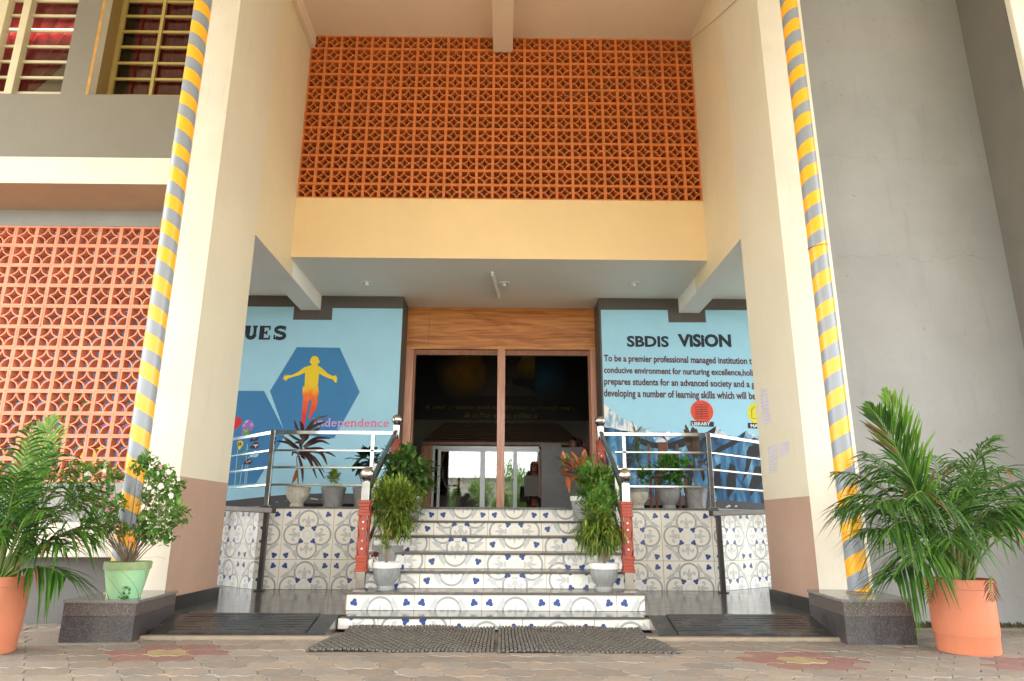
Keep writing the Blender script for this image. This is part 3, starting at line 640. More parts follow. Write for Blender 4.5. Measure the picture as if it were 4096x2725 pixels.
tline('prepares students for an advanced society and a g', 654, 1600, 702, 645, ink_maroon, .028); tline('developing a number of learning skills which will be', 652, 1605, 778, 716, ink_maroon, .028)
oc = mat('badge_red', rgb(216, 76, 50), .6); yc = mat('badge_yellow', rgb(210, 205, 40), .6)
b = MB(); b.poly(circ(K3(1266, 857), .172, 36), oc, y2); b.build('red_badge', wr_)
b = MB(); b.poly(circ(K3(1625, 868), .178, 36), yc, y2); c0 = K3(1625, 868)
b2 = MB(); b2.poly([K3(1195, 915), K3(1341, 922), K3(1340, 953), K3(1194, 947)], ink_navy, y2-.001); b2.poly([K3(1553, 927), K3(1700, 934), K3(1700, 968), K3(1554, 962)], ink_navy, y2-.001); b2.build('badge_plate', wr_)
b.build('yellow_badge', wr_)
text_mesh('LIBRARY', whitei, K3(1202, 935)[0], K3(1318, 935)[0], K3(1266, 945)[1], K3(1266, 923)[1], y2-.002, .03, wr_, 'plate_lettering'); text_mesh('MA', whitei, K3(1571, 948)[0], K3(1618, 948)[0], K3(1600, 957)[1], K3(1600, 935)[1], y2-.002, .03, wr_, 'plate_lettering')
b = MB(); iy = y2-.0015
for i, (z_, xa_, xb_) in enumerate(((820, 1218, 1304), (838, 1222, 1300), (853, 1226, 1298), (866, 1223, 1306), (880, 1226, 1300), (897, 1222, 1308))):
    P = [K3(xa_, z_-4), K3(xb_, z_-9), K3(xb_+2, z_+3), K3(xa_+3, z_+6)]; rib(b, P+[P[0]], .007, ink_navy, iy-.0004*(i % 2)); rib(b, [K3(1262, z_-6), K3(1263, z_+4)], .006, ink_navy, iy-.001)
for P in ([(1578, 845), (1578, 900), (1640, 900), (1640, 845)], [(1578, 845), (1592, 828), (1655, 828), (1655, 885), (1640, 900)], [(1640, 845), (1655, 828)]): rib(b, [K3(*p) for p in P], .007, ink_navy, iy)
b.build('painted_icons', wr_)
b = MB(); xr = 9
b.poly([(1.498, 2.62), K3(700, 850), K3(760, 895), K3(850, 945), K3(960, 985), K3(1050, 985), K3(1062, 975), K3(1100, 1000), K3(1190, 1015), K3(1290, 990), K3(1355, 948), K3(1420, 1000), K3(1480, 1020), K3(1545, 975), K3(1600, 1005), K3(1700, 1040), (5.5, 2.3), (9, 2.0), (9, 1.1), (1.498, 1.1)], mount, y2); b.build('painted_mountains', wr_)
b = MB()
b.poly([(1.498, 2.62), K3(700, 850), K3(760, 895), K3(850, 945), K3(960, 985), K3(950, 1010), K3(840, 985), K3(760, 975), K3(700, 960), (1.498, 2.25)], snow, y2-.0006)
for P in ([(1355, 948), (1420, 1000), (1455, 1018), (1390, 1010), (1375, 1030), (1345, 1000), (1335, 970)], [(1545, 975), (1600, 1005), (1640, 1025), (1585, 1020), (1570, 1040), (1540, 1010), (1530, 985)], [(1062, 975), (1100, 1000), (1130, 1012), (1085, 1020), (1050, 1040), (1020, 1000), (1045, 985)], [(1010, 1015), (1050, 1045), (990, 1060), (960, 1020)]): b.poly([K3(*p) for p in P], snow, y2-.0006)
b.build('painted_snow', wr_)
b = MB()
for k, P in enumerate(([(860, 1015), (960, 1050), (1060, 1055), (1130, 1030), (1190, 1005), (1220, 1015), (1150, 1080), (1050, 1095), (950, 1085), (880, 1060)], [(1355, 948), (1300, 985), (1225, 1080), (1205, 1150), (1240, 1110), (1290, 1040), (1350, 985)], [(1545, 975), (1500, 1020), (1380, 1075), (1300, 1130), (1250, 1200), (1330, 1140), (1420, 1090), (1520, 1040)], [(1640, 1060), (1560, 1075), (1545, 1110), (1540, 1200), (1515, 1310), (1550, 1250), (1580, 1150), (1660, 1120)],
    [(1350, 1200), (1335, 1320), (1352, 1360), (1380, 1260), (1385, 1180)], [(1440, 1180), (1420, 1300), (1430, 1400), (1480, 1330), (1475, 1200)], [(1180, 1190), (1165, 1350), (1200, 1350), (1215, 1200)], [(640, 950), (640, 1300), (665, 1300), (690, 1120), (660, 1000)], [(1600, 1200), (1560, 1330), (1570, 1390), (1640, 1300), (1660, 1200)], [(740, 1200), (720, 1330), (780, 1360), (800, 1240)], [(980, 1200), (960, 1340), (1010, 1350), (1040, 1210)])):
    b.poly([K3(*p) for p in P], mount_dk, y2-.001-k*.0003)
b.build('painted_shadows', wr_)
b = MB(); b.prism([(9, .9), (4.2, 1.10), (3.802, 1.15), (3.078, 1.206), (2.667, 1.251), (1.469, 1.262), (1.469, 1.0), (9, .3)], YW-.012, YW-.0065, basegrey); b.build('baseboard', wr_)
b = MB()
for px, py, r in ((540, 1140, 9), (560, 1125, 6), (575, 1120, 8), (1075, 1280, 12), (1160, 1283, 10), (908, 1215, 8), (1050, 1290, 9), (112, 1185, 6)):
    cc = at(2560+px/3.015, 1600+py/3.015, YW-.02); b.poly([(cc.x+(r*.0016)*(1+.6*random.random())*math.cos(t), cc.z+(r*.0010)*(1+.6*random.random())*math.sin(t)) for t in [2*PI*i/9 for i in range(9)]], pot_white, YW-.0135)
b.build('peeled_paint', wr_)

# ------------------------------------------------------------------ wooden door frame, hall
df = thing('door_frame', 'teak door surround with wide header and centre post', 'door frame', (0, 10.75, 1.04))
for x0, x1, z0, z1 in ((-1.598, -1.245, 3.80, 4.287), (-1.243, 1.467, 3.80, 4.287), (-1.598, -1.245, 3.585, 3.798), (-1.243, 1.467, 3.585, 3.798)):
    b = MB(); b.box(x0, x1, 10.745, 10.80, z0, z1, teak); b.build('header_panel', df, bev=.002)
for x0, x1, yy in ((-1.598, -1.478, 10.73), (-.119, .005, 10.735), (1.378, 1.467, 10.73)):
    b = MB(); b.box(x0, x1, yy, 10.86, 1.04, 3.584, teak_v); b.build('post', df, bev=.004)
b = MB(); b.box(-1.477, -.12, 10.80, 10.86, 3.50, 3.583, darkteak); b.box(.006, 1.377, 10.80, 10.86, 3.50, 3.583, darkteak); b.box(-1.477, -1.45, 10.80, 10.86, 1.04, 3.5, darkteak); b.box(1.35, 1.377, 10.80, 10.86, 1.04, 3.5, darkteak); b.build('inner_lining', df)
hall = thing('hall_wall', 'dim inner wall of the entrance hall with the black banner on it', 'wall', (0, 16, 1.04))
b = MB(); b.box(-3.4, 3.4, 16.0, 16.1, 1.04, 6, room_dark); b.box(-3.5, -3.4, 10.86, 16.1, 1.04, 6, room_dark); b.box(3.4, 3.5, 10.86, 16.1, 1.04, 6, room_dark); b.build('wall_face', hall)
b = MB(); b.box(-3.5, 3.5, 10.86, 16.1, 5.2, 5.3, room_dark); b.box(-3.5, 3.5, 10.80, 10.859, 4.288, 5.2, room_dark); b.box(-3.5, -1.599, 10.80, 10.859, 1.04, 4.287, room_dark); b.box(1.469, 3.5, 10.80, 10.859, 1.04, 4.287, room_dark); b.build('hall_ceiling', hall)
I3 = lambda a, c, Y=15.95: (lambda p: (p.x, p.z))(at(1620+a/2.306, 1380+c/2.306, Y))
bn = thing('banner', 'black painted banner with a dim seated figure and golden Sanskrit lines above the shrine', 'banner', (0, 15.95, 3.2))
b = MB(); b.box(-2.1, 2.0, 15.95, 15.99, 3.2, 5.0, mat('banner_black', (.012, .012, .013, 1), .5)); b.build('banner_panel', bn)
def glow(name, col, cx_, cz_, r_):
    m = bpy.data.materials.new(name); m.use_nodes = True; n = m.node_tree.nodes; l = m.node_tree.links.new; bs_ = n['Principled BSDF']; bs_.inputs['Roughness'].default_value = .5
    g_ = n.new('ShaderNodeNewGeometry'); vd = n.new('ShaderNodeVectorMath'); vd.operation = 'DISTANCE'; vd.inputs[1].default_value = (cx_, 15.947, cz_); l(g_.outputs['Position'], vd.inputs[0])
    t = n.new('ShaderNodeTexNoise'); t.inputs['Scale'].default_value = 2.6; t.inputs['Detail'].default_value = 6; l(g_.outputs['Position'], t.inputs['Vector'])
    r1 = n.new('ShaderNodeMapRange'); r1.inputs['From Min'].default_value = r_; r1.inputs['From Max'].default_value = 0; l(vd.outputs['Value'], r1.inputs['Value'])
    mm = n.new('ShaderNodeMath'); mm.operation = 'MULTIPLY'; l(r1.outputs[0], mm.inputs[0]); l(t.outputs['Fac'], mm.inputs[1]); m2 = n.new('ShaderNodeMath'); m2.operation = 'MULTIPLY'; m2.inputs[1].default_value = 2.2; m2.use_clamp = True; l(mm.outputs[0], m2.inputs[0])
    q = n.new('ShaderNodeMix'); q.data_type = 'RGBA'; q.inputs['A'].default_value = (.012, .012, .013, 1); q.inputs['B'].default_value = col; l(m2.outputs[0], q.inputs['Factor']); l(q.outputs['Result'], bs_.inputs['Base Color']); return m
for (gx, gz), gr, gc, (ga, gb) in ((I3(560, 230), .75, (.50, .24, .02, 1), (-2.09, -.35)), (I3(1130, 130), .55, (.5, .32, .03, 1), (-.348, .72)), (I3(1290, 300), .6, (.02, .12, .25, 1), (.722, 1.99))):
    b = MB(); b.poly([(ga, 3.6), (gb, 3.6), (gb, 4.99), (ga, 4.99)], glow('painted_glow', gc, gx, gz, gr), 15.947); b.build('painted_glow', bn)
figc = mat('banner_bronze', (.11, .09, .07, 1), .5, var=.5, vscale=5)
b = MB(); b.poly([I3(*p) for p in ((720, 80), (1065, 80), (1070, 130), (1050, 170), (1025, 200), (1030, 320), (1010, 330), (1000, 290), (985, 340), (1000, 370), (1100, 385), (1190, 430), (1210, 470), (640, 470), (690, 395), (760, 370), (775, 330), (750, 320), (755, 210), (725, 150), (712, 110))], figc, 15.94)
b.build('painted_sitter', bn)
gold = mat('dull_gold', (.34, .19, .045, 1), .5)
text_mesh('ॐ असतो मा सदगमय। तमसो मा जयोितगरमय। मृतयोमारमृतं गमय ।...', gold, I3(205, 0)[0], I3(1585, 0)[0], I3(0, 605)[1], I3(0, 552)[1], 15.943, .004, bn)
text_mesh('ॐ शािनत शािनत शािनत:॥', gold, I3(555, 0)[0], I3(1210, 0)[0], I3(0, 672)[1], I3(0, 622)[1], 15.943, .004, bn)
# shrine
sh = thing('shrine', 'wooden shrine kiosk with tiled hip roof and sliding glass doors in the hall', 'shrine', (-.3, 14.5, 1.04))
roofm = mat('dark_roof_tile', (.07, .035, .02, 1), .7, var=.3)
R0, R1, R2, R3 = I3(165, 885, 14.35), I3(365, 718, 15.0), I3(1405, 718, 15.0), I3(1620, 885, 14.35)
for i in range(9):
    t0, t1 = i/9, (i+1)/9
    f = lambda t, s: ((R0[0] if s < 0 else R3[0])*(1-t)+(R1[0] if s < 0 else R2[0])*t, 14.35+.65*t, R0[1]*(1-t)+R1[1]*t)
    a, c, d, e = f(t0, -1), f(t0, 1), f(t1, 1), f(t1, -1); b = MB()
    b.grid([[(a[0], a[1], a[2]-.02), (c[0], c[1], c[2]-.02)], [(a[0], a[1]-.005, a[2]+.018), (c[0], c[1]-.005, c[2]+.018)], [(e[0], e[1], e[2]), (d[0], d[1], d[2])]], roofm); b.build('roof_course', sh)
b = MB(); b.box(R0[0], R3[0], 14.33, 14.42, R0[1]-.08, R0[1]-.022, darkteak); b.box(-1.73, 1.75, 14.45, 14.6, 2.425, 2.50, darkteak); b.box(-1.74, -1.51, 14.44, 14.6, 1.04, 2.425, teak_v); b.build('timber_frame', sh)
b = MB(); b.box(-1.74, 1.75, 15.7, 15.75, 1.04, 2.5, mat('shrine_back', (.10, .07, .05, 1), .6)); b.box(-1.73, -1.70, 14.6, 15.7, 1.04, 2.5, darkteak); b.box(-1.7, 1.7, 14.75, 15.7, 1.04, 1.42, mat('shrine_step', (.13, .10, .08, 1), .5)); b.build('back_panel', sh)
for x0, x1 in ((-1.505, -1.455), (-1.39, -1.33), (-.50, -.40), (.19, .27), (.69, .75)):
    b = MB(); b.box(x0, x1, 14.44, 14.49, 1.045, 2.40, alu); b.build('window_frame', sh, bev=.003)
for q_ in ((-1.505, .75, 14.435, 14.495, 2.36, 2.42), (-1.505, .75, 14.435, 14.495, 1.04, 1.08), (-1.39, .75, 14.45, 14.48, 2.31, 2.3595)):
    b = MB(); b.box(*q_, alu); b.build('window_frame', sh)
for x0, x1 in ((-1.455, -1.39), (-1.33, -.50), (-.40, .19), (.27, .69)):
    b = MB(); b.box(x0, x1, 14.462, 14.468, 1.08, 2.31, glass if x0 > -1 or x0 == -.4 else glass); b.build('glass_pane', sh)
b = MB(); b.box(-1.375, -1.355, 14.42, 14.44, 1.55, 1.68, white_m); b.build('door_handle', sh)
# statue
sp = at(1620+410/2.306, 1380+1320/2.306, 15.1); sx, sz = sp.x, sp.z
stt = thing('statue', 'black garlanded deity statue in yellow cloth behind the shrine glass', 'statue', (sx, 15.1, 1.42)); bs = mat('black_stone', (.015, .014, .014, 1), .3); yclo = mat('yellow_cloth', (.55, .40, .03, 1), .7); garl = mat('garland_white', (.6, .58, .55, 1), .8)
b = MB(); b.lathe([(.30, 0), (.30, .1), (.22, .12), (.20, .3), (.17, .42), (.20, .56), (.17, .64), (.06, .68), (.075, .72), (.10, .78), (.10, .84), (.07, .90), (.085, .93), (.05, .99), (.001, 1.02)], (sx, 15.1, 1.42), bs, 24, lambda t, z: 1+.08*math.cos(2*t))
b.build('figure', stt, smooth=60)
b = MB(); b.tube([(sx-.18, 15.08, 2.02), (sx-.30, 15.0, 1.85), (sx-.20, 14.92, 1.75)], [.06, .05, .04], bs); b.tube([(sx+.18, 15.08, 2.02), (sx+.30, 15.0, 1.85), (sx+.2, 14.92, 1.75)], [.06, .05, .04], bs); b.build('arm', stt, smooth=60)
b = MB(); b.poly([(sx-.19, 1.98), (sx-.17, 2.28), (sx-.08, 2.42), (sx, 2.44), (sx+.09, 2.42), (sx+.19, 2.28), (sx+.2, 2.0), (sx+.13, 2.2), (sx+.08, 2.32), (sx, 2.36), (sx-.08, 2.32), (sx-.13, 2.2)], yclo, 14.95)
b.poly([(sx+.17, 2.0), (sx+.31, 1.62), (sx+.22, 1.58), (sx+.14, 1.8)], yclo, 14.93); b.poly([(sx-.2, 1.85), (sx-.34, 1.62), (sx-.26, 1.58)], yclo, 14.93); b.build('yellow_cloth', stt)
b = MB()
for i in range(24):
    a = PI+PI*i/23; b.sphere((sx+.14*math.cos(a), 14.86, 2.0+.42*math.sin(a)), .022, garl, 8, 6)
b.build('garland', stt, smooth=60)
# reception desk
dk = thing('reception_desk', 'grey laminate reception desk standing on the right of the hall', 'desk', (1.0, 12.4, 1.04))
b = MB(); b.box(.66, 1.425, 12.3, 12.34, 1.04, 2.178, desk_m); b.build('front_panel', dk, bev=.003)
b = MB(); b.box(.655, .70, 12.345, 13.2, 1.04, 2.16, desk_m); b.box(.62, .654, 12.5, 13.15, 1.30, 2.05, darkteak); b.build('side_panel', dk)
b = MB(); b.box(.705, 1.42, 12.345, 12.75, 2.1, 2.14, desk_m); b.build('desk_top', dk)
b = MB(); b.box(.63, 1.02, 12.31, 12.6, 2.1785, 2.245, mat('grey_box', (.16, .155, .15, 1), .6)); b.build('printer_tray', label='flat grey box lying on the left end of the reception desk', cat='box')
bk = thing('brick_pier', 'low brick pier beside the reception desk', 'pier', (.45, 12.9, 1.04))
bme = MB(); bme.box(-.098, .098, -.045, .045, -.029, .029, brick_m); bme = bme.mesh('brick')
for r in range(15):
    for c in range(5): part('brick', bme, bk, (.56, 12.86+c*.2+(r % 2)*.1, 1.07+r*.062), (0, 0, PI/2))
cb = MB(); cb.box(.37, .62, 12.55, 12.8, 1.33, 1.69, mat('grey_cabinet', (.11, .105, .10, 1), .6)); cb.box(.44, .58, 12.545, 12.551, 1.4, 1.6, mat('grey_cabinet', (.11, .105, .10, 1), .6)); cb.build('wall_cabinet', label='small grey metal cabinet fixed beside the reception desk', cat='cabinet')
yf = MB(); yf.box(1.43, 1.62, 12.6, 12.9, 2.03, 2.06, mat('yellow_file', (.45, .40, .06, 1), .6)); yf.build('file', label='yellow file lying right of the reception desk', cat='file')
# person behind the desk
hc = at(1620+1562/2.306, 1380+922/2.306, 13.0)
per = thing('person', 'dark haired person seated behind the reception desk, only the head showing', 'person', (hc.x, 13.05, 1.04))
def skin_body(parent, base):
    vs = [(0, 0, .50), (0, 0, .75), (0, 0, .98), (0, 0, 1.06), (-.17, 0, .98), (.17, 0, .98), (-.22, -.05, .72), (.22, -.05, .72), (-.18, -.25, .68), (.18, -.25, .68), (-.1, -.05, .48), (.1, -.05, .48), (-.12, -.40, .47), (.12, -.40, .47), (-.12, -.42, .05), (.12, -.42, .05)]
    es = [(0, 1), (1, 2), (2, 3), (2, 4), (2, 5), (4, 6), (5, 7), (6, 8), (7, 9), (0, 10), (0, 11), (10, 12), (11, 13), (12, 14), (13, 15)]
    rs = [.13, .13, .12, .05, .07, .07, .05, .05, .035, .035, .09, .09, .07, .07, .05, .05]
    me = bpy.data.meshes.new('body'); me.from_pydata([Vector(v)+Vector((0, 0, -.0)) for v in vs], es, []); o = bpy.data.objects.new('body', me); COL.objects.link(o); o.parent = parent
    md = o.modifiers.new('s', 'SKIN'); 
    for i, r in enumerate(rs): me.skin_vertices[0].data[i].radius = (r, r)
    me.skin_vertices[0].data[0].use_root = True; sb = o.modifiers.new('u', 'SUBSURF'); sb.levels = 1; sb.render_levels = 1
    me.materials.append(mat('maroon_kurta', (.12, .03, .04, 1), .8)); return o
per.location.z = hc.z-1.16; WL[per.name] = (hc.x, 13.05, hc.z-1.16)
ob = skin_body(per, None)
skinm = mat('skin', (.28, .13, .075, 1), .5); hairm = mat('black_hair', (.012, .009, .008, 1), .45)
b = MB(); hx, hy, hz_ = hc.x, 13.0, hc.z
b.lathe([(.045, -.16), (.05, -.11), (.062, -.09), (.078, -.05), (.088, 0), (.086, .05), (.06, .095), (.001, .11)], (hx, hy, hz_), skinm, 20, lambda t, z: 1+.14*math.cos(t-PI)); b.lathe([(.001, 0), (.016, -.02), (.001, -.035)], (hx-.098, hy, hz_+.005), skinm, 8)
b.sphere((hx-.082, hy-.035, hz_+.018), .009, black_m, 8, 6); b.face([(hx-.093, hy-.03, hz_-.045), (hx-.097, hy, hz_-.045), (hx-.094, hy, hz_-.052)], wine2); b.build('head', per, smooth=70)
b = MB(); b.lathe([(.085, -.15), (.10, -.06), (.104, .02), (.095, .085), (.06, .12), (.001, .13)], (hx+.03, hy+.012, hz_), hairm, 18); b.sphere((hx+.12, hy+.02, hz_+.02), .05, hairm, 12, 8); b.build('hair', per, smooth=70)

# ------------------------------------------------------------------ platform, stairs, tiles
def clip(P, x0, x1, z0, z1):
    for ax, lim, sg in ((0, x0, 1), (0, x1, -1), (1, z0, 1), (1, z1, -1)):
        if not P: return []
        out = []
        for i, p in enumerate(P):
            q = P[i-1]; dp, dq = sg*(p[ax]-lim), sg*(q[ax]-lim)
            if (dp >= 0) != (dq >= 0):
                t = dq/(dq-dp); out.append((q[0]+(p[0]-q[0])*t, q[1]+(p[1]-q[1])*t))
            if dp >= 0: out.append(p)
        P = out
    return P
TP = []                                               # tile print: (layer, material, convex polygon) in 0..1
def tribbon(pts, w, m, ly):
    r = ribbon(pts, w)
    for (a, b_), (c, d) in zip(r, r[1:]): TP.append((ly, m, [tuple(a), tuple(b_), tuple(d), tuple(c)]))
def tleaf(p, q, w, m, ly, bend=0):
    p, q = Vector(p), Vector(q); d = q-p; n = Vector((-d.y, d.x)).normalized(); prev = None
    for i in range(7):
        t = i/6; ww = w*math.sin(PI*min(1, t**.8))*.5+.0005; c = p+d*t+n*bend*math.sin(PI*t); cur = (c+n*ww, c-n*ww)
        if prev: TP.append((ly, m, [tuple(prev[0]), tuple(prev[1]), tuple(cur[1]), tuple(cur[0])]))
        prev = cur
def tdisc(c, r, m, ly, n=12): TP.append((ly, m, [(c[0]+r*math.cos(2*PI*i/n), c[1]+r*math.sin(2*PI*i/n)) for i in range(n)]))
for k in range(4):
    a = k*PI/2; ca, sa = math.cos(a), math.sin(a)
    T = lambda x, z: (.5+x*ca-z*sa, .5+x*sa+z*ca)
    tribbon([T(.19*math.cos(t), .267+.19*math.sin(t)) for t in [math.radians(-48+276*i/18) for i in range(19)]], .034, tile_ring, 0)
    tleaf(T(0, .185), T(0, .38), .05, tile_lg, 1)
    for s in (-1, 1):
        tribbon([T(s*x_, z_) for x_, z_ in ((.014, .195), (.034, .245), (.058, .285), (.088, .298), (.110, .280), (.112, .255), (.098, .238))], .027, tile_lg, 1)
        tdisc(T(s*.098, .262), .022, tile_lg, 1, 9)
        tleaf(T(.28*1+0, .28) if s > 0 else T(.28, .28), T(.17, .465) if s > 0 else T(.465, .17), .085, tile_lg, 1, .022*s)
    TP.append((1, tile_ring if False else tile_lg, [T(-.055, .15), T(.055, .15), T(.04, .185), T(-.04, .185)]))
    tribbon([T(.16, .16), T(.385, .385)], .012, tile_lg, 1)
    for cx_, cz_, r in ((.385, .385, .032), (.122, .122, .029)):
        for j in range(3):
            aa = math.radians(45+180+120*j if cx_ > .3 else 45+120*j); rr = .027
            tdisc(T(cx_+rr*math.cos(aa), cz_+rr*math.sin(aa)), r, tile_blue, 3+j*.3, 10)
tdisc((.5, .5), .098, tile_white, 1, 20); tdisc((.5, .5), .058, tile_cream, 2, 16)
TP.sort(key=lambda q: q[0])
TS = .6; _tc = {}
def tile_mesh(u0, u1, v0, v1):
    key = tuple(round(q, 3) for q in (u0, u1, v0, v1))
    if key in _tc: return _tc[key]
    mb = MB(); g_ = .0026; w_, h_ = (u1-u0)*TS, (v1-v0)*TS; mb.box(g_, w_-g_, 0, .012, g_, h_-g_, tile_cream)
    for ti_, (ly, m, P) in enumerate(TP):
        Q = clip(P, u0+g_/TS, u1-g_/TS, v0+g_/TS, v1-g_/TS)
        if len(Q) > 2:
            q = [((x-u0)*TS, -.0003-ti_*.000009, (z-v0)*TS) for x, z in Q]
            A = sum(Q[i-1][0]*Q[i][1]-Q[i][0]*Q[i-1][1] for i in range(len(Q)))
            mb.face(q if A > 0 else q[::-1], m)
    me = mb.mesh('tile'); _tc[key] = me; return me
def lay(t, x, y, z, u0, u1, v0, v1, rz=0): part('tile', tile_mesh(u0, u1, v0, v1), t, (x, y, z), (0, 0, rz) if rz else None)
TR, TD, Y0, Z0 = .155, .358, 6.07, .105
strp = {'T': (.765, 1.0), 'C': (.42, .655), 'D': (.17, .405), 'M': (.36, .595), 'V': (.585, .82), 'B': (0.0, .235)}
stair = thing('staircase', 'seven step staircase with blue flower tile risers and dark stone treads', 'staircase', (-.1, 6.1, 0))
riser_x = [(-1.37, 1.24), (-1.41, 1.262), (-1.36, 1.20), (-1.36, 1.20), (-1.36, 1.20), (-1.36, 1.20), (-1.36, 1.20)]
seams = [(-1.038, 'MCTTTT'), (-.79, 'TTTTTT'), (-.79, 'VBDMBB'), (-.785, 'MBCVBB'), (-.785, 'MDBCBB'), (-.78, 'BDCBBB'), (-.778, 'BBBBBB')]
core = MB()
for k in range(7):
    x0, x1 = riser_x[k]; zt = Z0+TR*k; zb_ = 0 if k == 0 else zt-TR; yy = Y0+TD*k+(.012 if k else 0); h = zt-.02-zb_
    yr = yy+.018
    core.box(x0+.003, x1-.003, yr+.0125, 8.40, max(zb_-.02, 0), zt-.0205, grout)
    s0, codes = seams[k]; X = s0-TS*2; n = -2
    while X < x1:
        a, c = max(X, x0), min(X+TS, x1)
        if c-a > .02:
            code = codes[max(0, min(len(codes)-1, n+1))]; v0, v1 = strp[code]; hh = h/TS
            if k == 0: v0 = v1-hh if code != 'T' else 1-hh
            elif code in 'TCVMD': v0 = v1-hh
            else: v1 = v0+hh
            v1 = v0+hh
            lay(stair, a, yr, zb_, (a-X)/TS, (c-X)/TS, v0, v1)
        X += TS; n += 1
    if k < 6:
        xx0, xx1 = (x0-.012, x1+.012) if k < 2 else (x0-.02, x1+.02)
        if k != 0:
            b = MB(); b.box(xx0, xx1, yy-.006, yy+TD+.02, zt-.02, zt, tread_m); b.build('tread', stair, bev=.004)
core.build('core', stair)
# side face tiles of the projecting flight and first two steps
# landing
ld = MB(); ld.box(-2.878, 2.718, 6.205, 9.6, -.01, .1005, landing_m); ld.build('landing_base', kind='structure')
lt = thing('landing', 'polished dark stone landing running either side of the lowest step', 'floor', (0, 7, 0)); lt['kind'] = 'structure'
for xa_, xb_ in ((-4.9, -2.881), (-2.879, -2.1), (-2.098, -1.3), (-1.298, 1.18), (1.182, 1.95), (1.952, 2.719), (2.721, 4.6)):
    y0_ = 6.064 if -1.3 <= xa_ < 1.1 else (6.18 if abs(xa_) < 2.88 and abs(xb_) < 2.8 else 7.335)
    b = MB(); b.box(xa_, xb_, y0_, 9.6, .087 if -1.3 <= xa_ < 1.1 else .101, .105, landing_m); b.build('slab', lt)
# ramps
def ramp(x0, x1, xa_, xb_, label):
    t = thing('ribbed_ramp', label, 'ramp', ((x0[0]+x1[0])/2, 5.9, 0)); yt, yb, zt, zb_ = 6.179, 5.62, .104, .03
    def P(x, s): return (x, yt+(yb-yt)*s, zt+(zb_-zt)*s)
    n = 8
    b = MB()
    def strip(a0, a1, b0, b1, m):
        b.face([(*P(b0, 1)[:2], P(b0, 1)[2]), P(b1, 1), P(a1, 0), P(a0, 0)], m)
    strip(x0[0], xa_[0], x0[1], xa_[1], ramp_m); strip(xb_[0], x1[0], xb_[1], x1[1], ramp_m)
    b.face([(x0[1], yb, zb_), (x0[1], yb, -.01), (x1[1], yb, -.01), (x1[1], yb, zb_)], ramp_m)
    for (q, sgn) in ((x0, 1), (x1, -1)): b.face([(q[0], yt, zt), (q[0], yt, 0), (q[1], yb, 0), (q[1], yb, zb_)], granite_top)
    b.build('side_slab', t)
    for i in range(n):
        s0_, s1_ = i/n, (i+.66)/n
        L0, L1 = [xa_[0]+(xa_[1]-xa_[0])*s+.004 for s in (s0_, s1_)]; Rr0, Rr1 = [xb_[0]+(xb_[1]-xb_[0])*s-.004 for s in (s0_, s1_)]
        q = MB(); up = .012; a = [P(L0, s0_), P(Rr0, s0_), P(Rr1, s1_), P(L1, s1_)]
        top = [(v[0], v[1], v[2]+up) for v in a]; q.cap(top[::-1], ramp_m); q.grid([[(v[0], v[1], v[2]-.01) for v in a][::-1], top[::-1]], ramp_m, True); q.build('rib', t)
    q = MB(); q.face([(xa_[1], yb, zb_-.004), (xb_[1], yb, zb_-.004), (xb_[0], yt, zt-.004), (xa_[0], yt, zt-.004)], black_m); q.build('groove_bed', t)
    k = MB(); k.box(min(x0[1], x0[0])-.1, max(x1)+.05, yb-.07, yb-.002, -.02, .024, kerb_m); k.build('mortar_kerb', t, bev=.01)
ramp((-2.80, -2.70), (-1.385, -1.352), (-2.64, -2.56), (-1.54, -1.506), 'ribbed black stone ramp left of the steps'); ramp((1.225, 1.19), (2.68, 2.55), (1.38, 1.345), (2.52, 2.44), 'ribbed black stone ramp right of the steps')
# platform walls
pw = thing('tiled_wall', 'blue flower tiled platform wall left of the steps', 'wall', (-2.2, 8.4, .105)); YP = 8.40
zrow = [(.105, .435, .45, 1.0), (.435, 1.015, 1-.58/TS, 1.0)]
SL = -2.013
def wallrun(t, X0, X1, seam, y):
    n0 = math.floor((X0-seam)/TS); X = seam+n0*TS
    while X < X1-.001:
        a, c = max(X, X0), min(X+TS, X1)
        for z0_, z1_, v0, v1 in zrow: lay(t, a, y, z0_, (a-X)/TS, (c-X)/TS, v1-(z1_-z0_)/TS, v1)
        X += TS
wallrun(pw, -2.90, -1.40, SL, YP-.012)
al = math.radians(42)
def anglerun(t, P, ang, sgn, u_first, y=0, n=4):
    # tiles following direction away from P; sgn -1: going left
    d = Vector((math.cos(ang)*sgn, math.sin(ang))); s = 0; first = True
    for i in range(n):
        u0, u1 = (0, 1)
        if first: u0, u1 = (0, u_first) if sgn < 0 else (u_first, 1)
        wdt = (u1-u0)*TS; A = Vector(P)+d*s; B = A+d*wdt
        o = B if sgn < 0 else A; rz = -ang if sgn < 0 else ang
        for z0_, z1_, v0, v1 in zrow: lay(t, o.x, o.y, z0_, u0, u1, v1-(z1_-z0_)/TS, v1, rz)
        s += wdt; first = False
uL = ((-2.90-SL)/TS) % 1
anglerun(pw, (-2.90, YP-.012), al, -1, uL)
pw2 = thing('tiled_wall', 'blue flower tiled platform wall right of the steps', 'wall', (2, 8.4, .105)); SR = 1.873; ar = math.radians(37)
wallrun(pw2, 1.262, 2.56, SR, YP-.012); uR = ((2.56-SR)/TS) % 1; anglerun(pw2, (2.56, YP-.012), ar, 1, uR)
